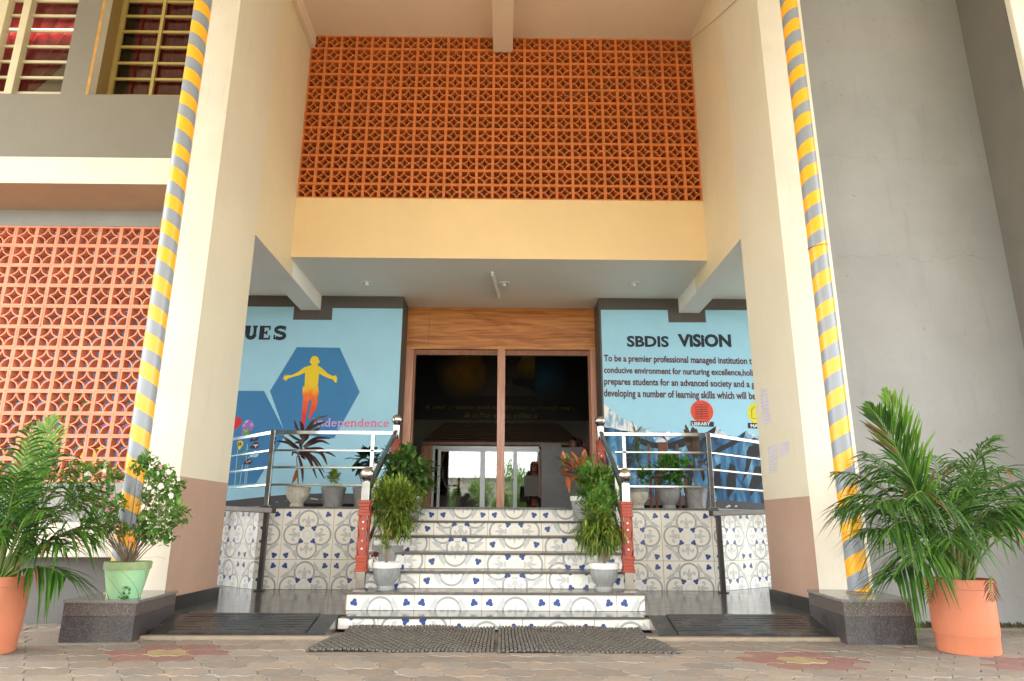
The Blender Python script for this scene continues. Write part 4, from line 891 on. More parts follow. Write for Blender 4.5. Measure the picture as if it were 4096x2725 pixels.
# platform body and slab
pl = MB(); LA = Vector((-2.90, YP))+Vector((-math.cos(al), math.sin(al)))*2.1; RA = Vector((2.56, YP))+Vector((math.cos(ar), math.sin(ar)))*2.1
OUT = [(LA.x, LA.y), (-2.90, YP), (2.56, YP), (RA.x, RA.y), (RA.x, 10.195), (LA.x, 10.195)]
pl.grid([[(x, yq, .1) for x, yq in OUT], [(x, yq, 1.014) for x, yq in OUT]], grout, True); pl.build('platform_core', kind='structure')
OU2 = [(LA.x, LA.y-.03), (-2.905, YP-.03), (-1.39, YP-.03), (-1.385, Y0+TD*6), (1.225, Y0+TD*6), (1.23, YP-.03), (2.565, YP-.03), (RA.x, RA.y-.03), (RA.x, 10.195), (LA.x, 10.195)]
pl = MB(); pl.grid([[(x, yq, 1.0155) for x, yq in OU2], [(x, yq, 1.035) for x, yq in OU2]], tread_m, True)
P = [Vector((x, yq, 0)) for x, yq in OU2]
for t in tessellate_polygon([P]):
    for zz in (1.035, 1.0155):
        q = [(P[j].x, P[j].y, zz) for j in t]; n = (Vector(q[1])-Vector(q[0])).cross(Vector(q[2])-Vector(q[0])).z; pl.face(q if (n > 0) == (zz > 1.02) else q[::-1], tread_m)
pl.build('platform_floor', kind='structure')
pl = MB(); pl.box(-1.598, 1.466, 10.196, 10.86, .9, 1.035, tread_m); pl.box(-3.5, 3.5, 10.861, 16.1, .9, 1.035, tread_m); pl.build('hall_floor', kind='structure')
sk = MB(); sk.box(-3.0, -1.62, YW-.03, YW-.0125, 1.0355, 1.12, blacktrim); sk.box(1.49, 2.9, YW-.03, YW-.0125, 1.0355, 1.12, blacktrim); sk.build('stone_skirting', label='low black stone skirting along the foot of the blue walls', cat='skirting')

# ------------------------------------------------------------------ steel railings
def newel(parent, x, y, z, wd=.072):
    t = part('newel_post', None, parent, (x, y, z))
    def B(name, z0, z1, w0, m, **k):
        q = MB(); q.box(x-w0, x+w0, y-w0, y+w0, z+z0, z+z1, m); return q.build(name, t, bev=.003)
    q = MB(); q.box(x-.058, x+.058, y-.058, y+.058, z, z+.012, steel); q.box(x-.05, x+.05, y-.05, y+.05, z+.0122, z+.022, steel); q.box(x-.04, x+.04, y-.04, y+.04, z+.0222, z+.17, steel)
    q.box(x-.032, x+.032, y-.032, y+.032, z+.30, z+.66, steel); q.box(x-.037, x+.037, y-.037, y+.037, z+.77, z+.962, steel)
    q.lathe([(.028, .962), (.026, .972), (.045, .975)], (x, y, z), steel, 16); q.build('steel_section', t, bev=.002)
    for zz0 in (.165, .655):
        q = MB()
        for i in range(5):
            r = .056 if i in (0, 4) else (.050 if i % 2 else .046)
            q.box(x-r, x+r, y-r, y+r, z+zz0+i*.028, z+zz0+i*.028+.028, redwood)
        q.build('turned_wood', t, bev=.003)
    for (dx, dy) in ((0, -1), (1, 0), (-1, 0)):
        q = MB(); n = 16; pts = []
        for i in range(n+1): pts.append((.033+.007*math.cos(2*PI*i/n*2+PI), .305+.35*i/n))
        rows = []
        for wv, zz in pts:
            if dx == 0: rows.append([(x-wv, y-.0385, z+zz), (x-wv, y-.050, z+zz), (x+wv, y-.050, z+zz), (x+wv, y-.0385, z+zz)])
            else: rows.append([(x+dx*.0385, y+wv*dx, z+zz), (x+dx*.050, y+wv*dx, z+zz), (x+dx*.050, y-wv*dx, z+zz), (x+dx*.0385, y-wv*dx, z+zz)])
        q.grid([r[::-1] for r in rows], redwood, False); q.build('wood_panel', t, smooth=50)
    q = MB()
    for zz, r, m in ((.365, .008, white_m), (.435, .009, steel), (.54, .009, steel), (.60, .008, white_m)): q.lathe([(.001, 0), (r, 0), (r, .004)], (0, 0, 0), m, 12)
    for i, v in enumerate(q.v):
        k = i//36; zz = (.365, .435, .54, .60)[k]; q.v[i] = (x+v[0], y-.0505-.004+v[2], z+zz+v[1])
    q.build('stud', t)
    q = MB(); q.sphere((x, y, z+1.034), .066, steel_ball, 32, 20); q.build('ball', t, smooth=80)
    return t
def railing(side, label):
    sL = side < 0
    xn, xu, xk = (-1.29, -1.33, -2.845) if sL else (1.14, 1.188, 2.518)
    t = thing('stair_railing', label, 'railing', (xk, 8.45, 1.035))
    newel(t, xn, 6.55, .26); newel(t, xu, 8.45, 1.055)
    ang = al if sL else ar; d = Vector((-math.cos(ang) if sL else math.cos(ang), math.sin(ang), 0)); K = Vector((xk, 8.45, 0)); E_ = K+d*1.5
    for z_, h in ((1.925, .045), (1.705, .026), (1.5, .026), (1.293, .026)):
        xs = xu if z_ > 1.9 else xu-side*-.13*(1 if z_ > 1.6 else 1)
        xs = xu+side*(.04 if z_ > 1.9 else (.17 if z_ > 1.6 else (.13 if z_ > 1.4 else .1)))
        b = MB(); b.bar((xs, 8.45, z_), (xk, 8.45, z_), .04, h, steel); b.build('rail', t, bev=.004)
        b = MB(); b.bar((xk, 8.45, z_), tuple(Vector((E_.x, E_.y, z_-.02))), .04, h, steel_dk if not sL else steel); b.build('rail', t, bev=.004)
    b = MB(); b.box(xk-.028, xk+.028, 8.422, 8.478, 1.04, 1.955, steel_dk if not sL else steel); b.box(xk-.06, xk+.06, 8.39, 8.51, 1.036, 1.05, steel); b.build('baluster', t, bev=.003)
    xs = xu+side*.285
    b = MB(); b.box(xs-.022, xs+.022, 8.43, 8.47, 1.30, 1.898, steel); b.build('baluster', t, bev=.003)
    # sloping hand rail and two thinner rails
    a, c = Vector((xn-side*.01, 6.60, 1.16)), Vector((xu, 8.40, 1.93))
    b = MB(); b.bar(a, c, .045, .055, steel_dk); b.build('hand_rail', t, bev=.004)
    for dz in (.3, .55):
        b = MB(); b.bar(a+Vector((0, .03, -dz)), c+Vector((0, 0, -dz)), .03, .03, steel_dk); b.build('rail', t, bev=.003)
    p = atz(1380+200/2.01, 1620+1305/2.01, .415) if sL else atz(2230+500/2.01, 1620+1310/2.01, .415)
    b = MB(); b.box(p.x-.022, p.x+.022, p.y-.02, p.y+.02, .573, 1.46, steel_dk); b.box(p.x-.05, p.x+.05, p.y-.05, p.y+.05, .571, .58, steel); b.build('baluster', t, bev=.003)
railing(-1, 'polished steel railing left of the steps with red wood newels'); railing(1, 'polished steel railing right of the steps with red wood newels')
def rampail(pts, post, label):
    t = thing('ramp_handrail', label, 'handrail', post); b = MB()
    P = [Vector(p) for p in pts]
    b.bar(P[0], P[1], .06, .06, rail_dk); b.build('hand_rail', t, bev=.008)
    b = MB(); b.box(post[0]-.027, post[0]+.027, post[1]-.027, post[1]+.027, .105, P[0].z-.02, rail_dk); b.box(post[0]-.05, post[0]+.05, post[1]-.05, post[1]+.05, .105, .118, rail_dk); b.build('post', t, bev=.004)
    q = post[0]+(-1 if post[0] < 0 else 1)*1.05; yq = post[1]+.75; b = MB(); b.box(q-.027, q+.027, yq-.027, yq+.027, .105, P[1].z, rail_dk); b.build('post', t, bev=.004)
a = at(1000+390/3.92, 2000+170/3.92, 8.1); rampail([(a.x, 8.08, a.z), (-4.0, 9.0, a.z+.06)], (-2.74, 8.17, .105), 'dark steel handrail of the side ramp left of the steps')
a = at(2400+612/1.3897, 1900+215/1.3897, 8.1); rampail([(a.x, 8.08, a.z), (3.7, 8.95, a.z+.05)], (2.485, 8.15, .105), 'dark steel handrail of the side ramp right of the steps')

# ------------------------------------------------------------------ left wing
lw = thing('left_wing', 'left wing wall with cream ledges, grey bands and barred windows', 'building', (-5, 6.5, 0))
XE = -3.352; XW = -9.0
b = MB(); b.box(XW, XE, 6.42, 6.6, -.02, .5538, lower_grey); b.build('lower_wall', lw)
b = MB(); b.box(XW, XE, 6.2, 6.9, .554, .843, cream); b.build('ledge', lw, bev=.008)
b = MB(); b.box(XW, XE, 6.81, 6.9, .8432, 1.220, grey_wall); b.build('sill_wall', lw)
b = MB(); b.box(XW, -3.455-14*.2237, 6.81, 6.9, 1.2202, 3.9138, grey_wall); b.box(-3.451, XE, 6.81, 6.9, 1.2202, 3.9138, grey_wall); b.build('side_wall', lw)
b = MB(); b.box(XW, XE, 6.81, 6.9, 3.914, 4.0955, grey_wall); b.build('band_wall', lw)
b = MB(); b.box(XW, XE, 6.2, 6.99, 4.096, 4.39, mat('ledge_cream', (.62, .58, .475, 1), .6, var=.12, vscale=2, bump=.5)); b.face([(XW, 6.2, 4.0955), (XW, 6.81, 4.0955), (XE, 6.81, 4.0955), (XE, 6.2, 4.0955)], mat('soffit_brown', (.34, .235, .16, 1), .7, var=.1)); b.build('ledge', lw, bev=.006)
YG = 6.75
b = MB(); b.box(XW, XE, YG, YG+.25, 4.3905, 5.49, grey_dark); b.build('upper_wall', lw)
x0 = at(715/2.946, 1080/2.946, YG).x; x1 = at(1005/2.946, 1110/2.946, YG).x; xe = at(2140/2.946, 1110/2.946, YG).x
b = MB(); b.box(x0, x1, YG, YG+.45, 5.4905, 7.78, grey_dark); b.box(xe, XE, YG, YG+.45, 5.4905, 7.78, grey_dark); b.build('window_pier', lw)
b = MB(); b.box(XW, XE, YG, YG+.25, 7.781, 7.789, grey_dark); b.build('lintel', lw)
b = MB(); b.face([(x1+.001, YG, 5.491), (x1+.001, YG-.0, 7.78), (x1+.03, YG+.0, 7.78), (x1+.03, YG, 5.491)][::-1], orange_trim); b.box(x1+.001, x1+.012, YG-.001, YG+.02, 5.4905, 7.78, orange_trim); b.box(x1+.0005, x1+.0115, YG+.0205, YG+.15, 5.4905, 7.78, cream); b.box(x1+.0005, x1+.0105, YG+.151, YG+.34, 5.4905, 7.78, mat('reveal_brown', (.30, .20, .07, 1), .6)); b.build('window_reveal', lw)
def window(xa_, xb_, yy, zs, mulls, bm_, label_, fr=.045, barw=.032):
    wdw = part('window', None, lw, (xa_, yy, 5.49))
    q = MB(); q.box(xa_, xb_, yy+.05, yy+.055, 5.49, 7.78, win_glass); q.build('pane', wdw)
    for zz in zs:
        q = MB(); q.box(xa_+.001, xb_-.001, yy, yy+.02, zz-barw/2, zz+barw/2, bm_); q.build('bar', wdw)
    for mx_ in mulls:
        q = MB(); q.box(mx_[0], mx_[1], yy-.012+(mx_[2] if len(mx_) > 2 else 0), yy+.03, 5.49, 7.78, bm_); q.build('mullion', wdw, bev=.004)
zs1 = [5.571, 5.775, 5.986, 6.192, 6.408, 6.617, 6.826, 7.03, 7.24, 7.45, 7.66]
y1 = 6.85
xm0 = at(90/2.946, 1110/2.946, y1).x; xm1 = at(182/2.946, 1110/2.946, y1).x
window(-8.4, x0, y1, zs1, [(xm0, xm1, -.05), (xm0-.27, xm0-.17, -.06), (-7.2, -7.1)], bar_m, '')
y2w = 7.1; zs2 = [5.72, 5.949, 6.17, 6.396, 6.615, 6.838, 7.055, 7.27, 7.49, 7.7]
xf = at(1262/2.946, 1110/2.946, y2w).x; xmm0, xmm1 = at(1758/2.946, 1085/2.946, y2w).x, at(1798/2.946, 1085/2.946, y2w).x
window(x1+.013, xe-.001, y2w, zs2, [(xf, xf+.055), (xmm0, xmm1)], bar_y, '')
# the room behind the windows, curtains, lit tube
b = MB(); b.box(-9, -3.4, 8.9, 9.0, 5.0, 8, room_dark); b.box(-9, -3.4, 7.21, 9.0, 5.2, 5.3, room_dark); b.box(-9, -3.4, 7.21, 9.0, 7.9, 8.0, room_dark); b.box(x0+.02, x0+.1, 7.21, 8.9, 5.3, 7.9, room_dark); b.build('room_lining', lw)
def drape(x0_, x1_, y_, z0_, z1_, tie, label):
    mb = MB(); rows = []; n = 40
    for j in range(13):
        v = j/12; z = z1_+(z0_-z1_)*v; f = 1.0
        row = []
        for i in range(n+1):
            u = i/n
            if tie: xx = x0_+(x1_-x0_)*u*(1-.75*(v**1.6)) 
            else: xx = x0_+(x1_-x0_)*u
            row.append((xx, y_+.05*math.sin(u*38+.6*math.sin(v*3)), z))
        rows.append(row)
    mb.grid(rows, curtain); mb.build('curtain', smooth=70, label=label, cat='curtain')
drape(-6.3, -4.95, 7.35, 5.75, 7.75, True, 'crimson curtain gathered to the left behind the leftmost window'); drape(x1+.05, x1+.75, 7.35, 5.4, 7.75, False, 'dark red curtain on the left of the ochre barred window'); drape(x1+1.0, xe+.2, 7.35, 5.4, 7.75, False, 'dark red curtain on the right of the ochre barred window')
em = bpy.data.materials.new('lit_tube'); em.use_nodes = True; em.node_tree.nodes['Principled BSDF'].inputs['Emission Color'].default_value = (1, .95, .8, 1); em.node_tree.nodes['Principled BSDF'].inputs['Emission Strength'].default_value = 6
b = MB(); zt = at(100, 360/2.946, 7.28).z; b.tube([(-7.0, 7.27, zt), (-5.32, 7.27, zt)], .016, em, 8); b.build('tube_light', label='lit fluorescent tube inside the leftmost window', cat='light')

# ------------------------------------------------------------------ right wing
rw = thing('right_wing', 'plain grey plastered right wing wall rising beside the orange pot', 'building', (4.5, 6.3, 0))
b = MB(); b.box(3.195, 5.2, 6.32, 6.5, -.02, 7.78, grey_wall); b.build('plaster_wall', rw)
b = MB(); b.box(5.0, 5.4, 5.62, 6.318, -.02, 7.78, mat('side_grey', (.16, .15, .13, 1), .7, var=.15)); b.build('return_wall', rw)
b = MB(); b.box(4.93, 5.6, 5.55, 5.618, -.02, 7.78, cream); b.build('pilaster', rw, bev=.01)
moss = mat('moss_dirt', (.085, .075, .04, 1), 1, var=.5, vscale=20, bump=1.5, bscale=70)
b = MB(); rows = []
for i in range(360):
    X = 3.2+i*.005; h = .02+.035*random.random()**2; rows.append([(X, 6.29-.02*random.random(), -.01), (X, 6.305, h*.6), (X, 6.3165, h)])
b.grid(rows, moss); b.build('moss', rw, kind='stuff')
b = MB()
for i in range(70): 
    c = Vector((3.62+random.gauss(0, .035), 6.30-random.random()*.03, .36+random.gauss(0, .03))); d = Vector((random.gauss(0, 1), -.6, random.gauss(0, 1))).normalized()*.03; b.face([c, c+d+Vector((.006, 0, 0)), c+d*1.3, c+d-Vector((.006, 0, 0))], hib_leaf)
b.build('wall_weed', kind='stuff', label='tiny weed sprouting from the grey wall behind the right plinth', cat='weed')

crk = mat('hairline_crack', (.07, .065, .06, 1), .9)
def crack(parent, p, q, y_, n=40, amp=.02, w_=.0014):
    b = MB(); pts = []; zz = 0
    for i in range(n+1):
        zz = zz*.8+random.gauss(0, amp); t_ = i/n; pts.append((p[0]+(q[0]-p[0])*t_+random.gauss(0, .004), p[1]+(q[1]-p[1])*t_+zz))
    rib(b, pts, w_, crk, y_); b.build('crack', parent)
crack(rw, (3.3, 3.42), (4.9, 3.40), 6.3195); crack(rw, (3.3, 4.55), (4.7, 4.52), 6.3195, 30, .015, .001)
crack(lw, (-6.0, 4.36), (-3.9, 4.35), 6.1995, 50, .006); crack(lw, (-4.0, 4.10), (-3.98, 4.38), 6.1995, 10, .01); crack(lw, (-4.6, .72), (-3.5, .70), 6.1995, 30, .01, .0016); crack(PLm, (-3.3, .55), (-2.9, .54), 6.1995, 14, .006)
# paper scraps on the right pillar
def atX(x, y, X):
    d = CM @ Vector(((x-2048)/FP, -(y-1362.5)/FP, -1)); d = d*(X/d.x); return Vector((d.x, d.y, d.z+HC))
for nm, pts in (('long paper notice highest on the right pillar', [(1630, 715), (1675, 708), (1700, 930), (1650, 945)]), ('torn paper notice low on the right pillar, left of the two', [(1678, 1075), (1740, 1062), (1735, 1238), (1690, 1245)]), ('torn paper scrap low on the right pillar, right of the two', [(1750, 1060), (1815, 1040), (1818, 1110), (1757, 1150)])):
    P = [atX(2000+a/1.5677, 1100+c/1.5677, XR) for a, c in pts]; t = thing('paper_notice', nm, 'notice', tuple(P[3]))
    b = MB(); b.face([(XR-.002, p.y, p.z) for p in P], paper); b.build('sheet', t)
    q = MB()
    for r in range(9):
        v = (r+.7)/10
        for cc in range(4):
            u0 = .08+cc*.23; u1 = u0+random.uniform(.06, .2)
            f = lambda u, w_: (P[0]*(1-w_)+P[3]*w_)*(1-u)+(P[1]*(1-w_)+P[2]*w_)*u
            a_, b_, c_, d_ = f(u0, v), f(u1, v), f(u1, v+.025), f(u0, v+.025)
            if random.random() < .75: q.face([(XR-.003, p.y, p.z) for p in (a_, b_, c_, d_)], print_m)
    q.build('print', t, kind='stuff')

# ceiling lights
for (lx, ly_), nm in (((-2.05, 9.56), 'round ceiling downlight above the left blue wall'), ((-.02, 9.55), 'round ceiling downlight beside the tube fitting'), ((1.9, 9.5), 'round ceiling downlight above the right blue wall')):
    t = thing('downlight', nm, 'light', (lx, ly_, 4.289), 'downlights in the porch soffit')
    b = MB(); b.lathe([(.085, 0), (.083, -.008), (.06, -.010), (.055, -.002)], (lx, ly_, 4.288), white_m, 28); b.build('trim_ring', t, smooth=40)
    b = MB(); b.lathe([(.03, 0), (.03, -.03), (.026, -.045), (.001, -.052)], (lx, ly_, 4.288), white_m, 16); b.build('bulb', t, smooth=50)
b = MB(); b.bar((-.19, 9.07, 4.275), (-.10, 10.15, 4.275), .04, .025, white_m); t = thing('tube_fitting', 'slim white tube light fitting across the porch ceiling', 'light', (-.15, 9.6, 4.28)); b.build('batten', t)
b = MB(); b.tube([(-.188, 9.1, 4.248), (-.103, 10.12, 4.248)], .013, white_m, 10); b.build('tube', t, smooth=50)

# ------------------------------------------------------------------ rubber mats
def rmat(x0, x1, y0, y1, skew, label, nx, ny):
    t = thing('rubber_mat', label, 'mat', ((x0+x1)/2, (y0+y1)/2, 0)); b = MB()
    def W_(u, v):
        y_ = y0+(y1-y0)*v; x = x0+(x1-x0)*u+(skew*v*(1-u) if skew > 0 else skew*v*u)
        z = .012+.010*math.sin(u*9+v*3)*math.sin(v*5+u*4)+(.03*max(0, v-.85)/.15)
        return x, y_, z
    for j in range(ny):
        for i in range(nx):
            u0, u1, v0, v1 = (i+.08)/nx, (i+.92)/nx, (j+.06)/ny, (j+.80)/ny
            if (i % 2): v0 += .25/ny; v1 += .25/ny
            a, b_, c, d = W_(u0, v0), W_(u1, v0), W_(u1, v1), W_(u0, v1); h = (.008 if (i+j) % 2 else .004)+.002*random.random()
            m_ = ((a[0]+c[0])/2, (a[1]+c[1])/2, (a[2]+c[2])/2+h)
            lo = [(p[0], p[1], p[2]-.01) for p in (a, b_, c, d)]; hi = [(p[0]*.85+m_[0]*.15, p[1]*.85+m_[1]*.15, p[2]+h) for p in (a, b_, c, d)]
            b.grid([lo, hi], rubber, True); b.cap(hi, rubber)
    b.build('woven_links', t, kind='stuff')
    q = MB(); rows = []
    for j in range(9):
        rows.append([tuple(Vector(W_(i/20, j/8))+Vector((0, 0, -.006))) for i in range(21)])
    q.grid(rows, black_m); q.build('backing', t)
rmat(-1.35, -.062, 5.06, 5.97, .10, 'left woven black rubber mat before the lowest step', 46, 22); rmat(-.040, 1.21, 5.02, 5.95, -.10, 'right woven black rubber mat before the lowest step', 44, 22)

# ------------------------------------------------------------------ plants
def rim_pot(parent, c, r1, r0, h, style, body, rimm, rimh=.06, n=48):
    x, y, z = c
    if style == 'flute': rf = lambda t, zz: 1+(.025*math.cos(18*t) if .03*h < zz < h-rimh else 0)
    elif style == 'spiral': rf = lambda t, zz: 1-(.035 if (zz < h-rimh and ((6*t/(2*PI)+zz/h*1.3) % 1) < .07) else 0)
    else: rf = None
    q = MB()
    if style == 'flute': prof = [(r0*.9, 0), (r0*.95, .02), (r0*.85, .04), (r0*.95, .06), (r1*.82, h*.42), (r1*.92, h*.65), (r1*.93, h-rimh)]
    else: prof = [(r0+(r1*.95-r0)*k/14, (h-rimh)*k/14) for k in range(15)]
    q.lathe(prof, c, body, 90 if style != 'plain' else 48, rf); q.build('pot_body', parent, smooth=35)
    if style == 'spiral':
        q = MB()
        for k_ in range(6):
            pts = []
            for i_ in range(15):
                v_ = i_/14; rr_ = (r0+(r1*.95-r0)*v_)*.985; a_ = 2*PI*k_/6-v_*1.3*2*PI/6*1.0; pts.append((x+rr_*math.cos(a_), y+rr_*math.sin(a_), z+(h-rimh)*v_))
            q.tube(pts, .0032, groove, 4, False)
        q.build('spiral_groove', parent)
    q = MB(); q.lathe([(r1*.94, h-rimh-.001), (r1, h-rimh), (r1*1.02, h-rimh*.3), (r1, h), (r1*.9, h), (r1*.88, h-.05)], c, rimm, 48); q.build('pot_rim', parent, smooth=45)
    q = MB(); q.lathe([(r1*.89, h-.035), (r1*.5, h-.025), (.001, h-.02)], c, soil, 24); q.build('soil', parent, smooth=60)
def leafq(mb, p, d, ln, wd, m, fold=.25, droop=0, seg=3, upv=None):
    d = d.normalized(); side = d.cross(upv or Vector((0, 0, 1)))
    if side.length < .05: side = Vector((1, 0, 0))
    side.normalize(); up = side.cross(d); prev = None; i0 = len(mb.v); k = mb.mi(m); 
    for i in range(seg+1):
        t = i/seg; w_ = wd*math.sin(PI*(t*.9+.07))**.8 if i < seg else wd*.03
        c = p+d*ln*t-Vector((0, 0, 1))*droop*ln*t*t
        mb.v += [tuple(c-side*w_/2+up*fold*w_/2), tuple(c), tuple(c+side*w_/2+up*fold*w_/2)]
    for i in range(seg):
        a = i0+i*3
        mb.f += [[a, a+1, a+4, a+3], [a+1, a+2, a+5, a+4]]; mb.m += [k, k]
def rv(): 
    while 1:
        v = Vector((random.uniform(-1, 1), random.uniform(-1, 1), random.uniform(-1, 1)))
        if .05 < v.length < 1: return v
def foliage(parent, c, R, n, ln, wd, mats, clumps=18, name='foliage', droop=.15, up=.5, shell=.45, seg=2, kind='stuff'):
    mb = MB(); c = Vector(c); cl = []
    for i in range(clumps):
        v = rv().normalized()*(shell+(1-shell)*random.random()); cl.append(Vector((v.x*R[0], v.y*R[1], v.z*R[2]))*.82)
    for i in range(n):
        q = random.choice(cl); o = q+Vector((random.gauss(0, R[0]), random.gauss(0, R[1]), random.gauss(0, R[2])))*.17
        d = Vector((o.x/R[0], o.y/R[1], o.z/R[2]))*.9+rv()*.8+Vector((0, 0, up)); l_ = ln*random.uniform(.6, 1.2)
        m = random.choices([a for a, _ in mats], [w_ for _, w_ in mats])[0]
        leafq(mb, c+o, d, l_, wd*random.uniform(.7, 1.2), m, .3, droop, seg)
    return mb.build(name, parent, kind=kind), cl
def stems(parent, base, c, cl, m=bark, r=.006, k=10, name='stem'):
    mb = MB(); base = Vector(base); c = Vector(c)
    for q in cl[:k]:
        e = c+q*.9; mid = base.lerp(e, .5)+Vector((random.gauss(0, .02), random.gauss(0, .02), -.02)); b0 = base+Vector((random.gauss(0, .012), random.gauss(0, .012), 0))
        mb.tube([b0, mid, e], [r, r*.7, r*.35], m, 5)
    mb.build(name, parent, smooth=60)
def frond(parent, base, az, el, L_, bend, m, lf=.30, n=26, wd=.020, roll=0, start=.28, lift=.3, dr=(.35, .95)):
    mb = MB(); p = Vector(base); d = Vector((math.cos(az)*math.cos(el), math.sin(az)*math.cos(el), math.sin(el))); pts = [p.copy()]; N = 20
    for i in range(N):
        t = i/N; d = (d+Vector((0, 0, -1))*bend/N*(.3+1.7*t)).normalized(); p = p+d*L_/N; pts.append(p.copy())
    mb.tube(pts, [.008*(1-.85*i/N)+.0012 for i in range(N+1)], palm_stem, 5)
    hor = Vector((math.cos(az+PI/2), math.sin(az+PI/2), 0))
    for i in range(n):
        t = start+(1-start)*(i/(n-1)); f = t*N; a = min(int(f), N-1); q = pts[a].lerp(pts[a+1], f-a); dd = (pts[a+1]-pts[a]).normalized()
        s = math.sin(PI*min(1, ((t-start)/(1-start))*.80+.17)); up = hor.cross(dd).normalized()
        if up.z < 0: up = -up
        for sg in (-1, 1):
            ld_ = (dd*1.0+hor*sg*.85+up*lift*random.uniform(.3, 1.2)+rv()*.13).normalized()
            leafq(mb, q, ld_, lf*s*random.uniform(.75, 1.15), wd, (palm_dead if random.random() < .03 else m), .35, random.uniform(*dr), 4, up)
    return mb.build('frond', parent)
def areca(label, pc, r1, r0, h, fronds, potm, seed, group='orange pots of areca palm'):
    random.seed(seed); t = thing('potted_palm', label, 'potted plant', pc, group); x, y, z = pc
    q = MB(); q.lathe([(r0*.97, 0), (r0, .015), (r0*1.01, h*.22), (r0*1.035, h*.235), (r0*1.04, h*.25), (r0*1.05, h*.26), (r1*.975, h*.86), (r1*.995, h*.87), (r1, h*.96), (r1*1.01, h), (r1*.95, h), (r1*.94, h-.06)], pc, potm, 64); q.build('pot_body', t, smooth=35)
    q = MB(); q.lathe([(r1*.94, h-.05), (.001, h-.03)], pc, soil, 24); q.build('soil', t)
    q = MB()
    for i in range(26):
        a = random.uniform(0, 2*PI); rr = random.uniform(0, .10); b0 = Vector((x+rr*math.cos(a), y+rr*math.sin(a), h-.04)); e = b0+Vector((math.cos(a)*.10, math.sin(a)*.10, random.uniform(.25, .5)))
        q.tube([b0, b0.lerp(e, .5), e], [.012, .009, .006], palm_stem, 6)
    q.build('cane', t, smooth=60)
    for (az, el, L_, bd, m, kw) in fronds:
        a = math.radians(az); b0 = (x+.06*math.cos(a), y+.06*math.sin(a), h-.02); frond(t, b0, a, math.radians(el), L_, bd, m, **kw)
    return t
fr = [(176, 82, 1.42, .62, palm_young, dict(lf=.42, n=46, wd=.026, start=.30, lift=.15, dr=(.0, .2))), (184, 78, 1.36, .95, palm_leaf, dict(lf=.40, n=44, wd=.024, start=.38, lift=.1, dr=(.0, .25)))]
random.seed(3)
for az, el, L_, bd in ((180, 58, 1.08, 1.7), (188, 46, .98, 1.3), (170, 66, 1.10, 1.9), (200, 62, 1.1, 1.9), (150, 66, 1.15, 1.6), (214, 45, .85, 1.7), (0, 62, 1.12, 1.9), (8, 50, 1.0, 1.6), (-12, 62, 1.1, 2.2), (18, 72, 1.2, 1.9), (35, 74, 1.2, 1.8), (-30, 56, .95, 2.0), (60, 72, 1.15, 1.6), (90, 74, 1.15, 1.5), (120, 72, 1.15, 1.5), (-75, 66, .85, 2.4), (-120, 60, .85, 2.2), (-145, 56, .95, 2.0), (225, 70, 1.0, 2.3), (250, 76, 1.0, 2.4), (285, 76, 1.0, 2.4), (310, 72, 1.0, 2.3), (176, 76, 1.15, 2.2), (5, 78, 1.2, 2.0), (195, 30, .70, 1.4), (-5, 70, 1.2, 2.4), (12, 60, 1.15, 2.3), (350, 80, 1.25, 1.7),):
    fr.append((az+random.uniform(-8, 8), min(83, el+5), L_*random.uniform(.82, .98), bd*.95, palm_leaf, dict(lf=random.uniform(.38, .52), n=27, wd=.016, lift=random.uniform(-.4, .5), start=.40)))
areca('potted areca palm in a large orange pot right of the right plinth', (3.262, 5.14, 0), .212, .195, .487, fr, pot_orange, 11)
fl = [(75, 86, 1.32, .5, palm_young, dict(lf=.36, n=40, wd=.024, lift=.2, dr=(.05, .25)))]
random.seed(5)
for az, el, L_, bd in ((20, 60, 1.1, 1.3), (0, 45, 1.0, 1.2), (-15, 35, .9, 1.0), (10, 72, 1.25, 1.2), (40, 70, 1.2, 1.0), (60, 60, 1.1, 1.1), (-30, 62, 1.0, 1.7), (90, 75, 1.2, .9), (130, 65, 1.1, 1.2), (170, 60, 1.0, 1.2), (200, 55, 1.0, 1.3), (-60, 70, 1.0, 1.8), (-90, 74, 1.05, 1.9), (-110, 70, 1.0, 1.7), (-45, 80, 1.25, 1.6), (0, 82, 1.3, 1.1), (-5, 20, .70, 1.0), (15, 52, .9, 1.7), (-75, 55, .8, 1.7)):
    fl.append((az+random.uniform(-6, 6), el, L_, bd, palm_leaf, dict(lf=random.uniform(.34, .46), n=25, wd=.018, lift=random.uniform(-.1, .5))))
fl = [(a_, min(84, e_+7), L2*(.72 if -40 < a_ < 50 else .88), b_, m_, k_) for a_, e_, L2, b_, m_, k_ in fl]
areca('potted areca palm in an orange pot cut by the left edge of the view', (-3.49, 5.0, 0), .215, .19, .49, fl, pot_orange, 12)
# dry fronds on the right pot
rp_ = [o for o in COL.objects if o.name == 'potted_palm'][0]
frond(rp_, (3.12, 5.0, .50), math.radians(200), .3, .32, 2.6, palm_dead, lf=.09, n=12, wd=.008, start=.3); frond(rp_, (3.40, 4.97, .50), math.radians(230), .2, .30, 1.9, palm_dead, lf=.09, n=12, wd=.008, start=.3)

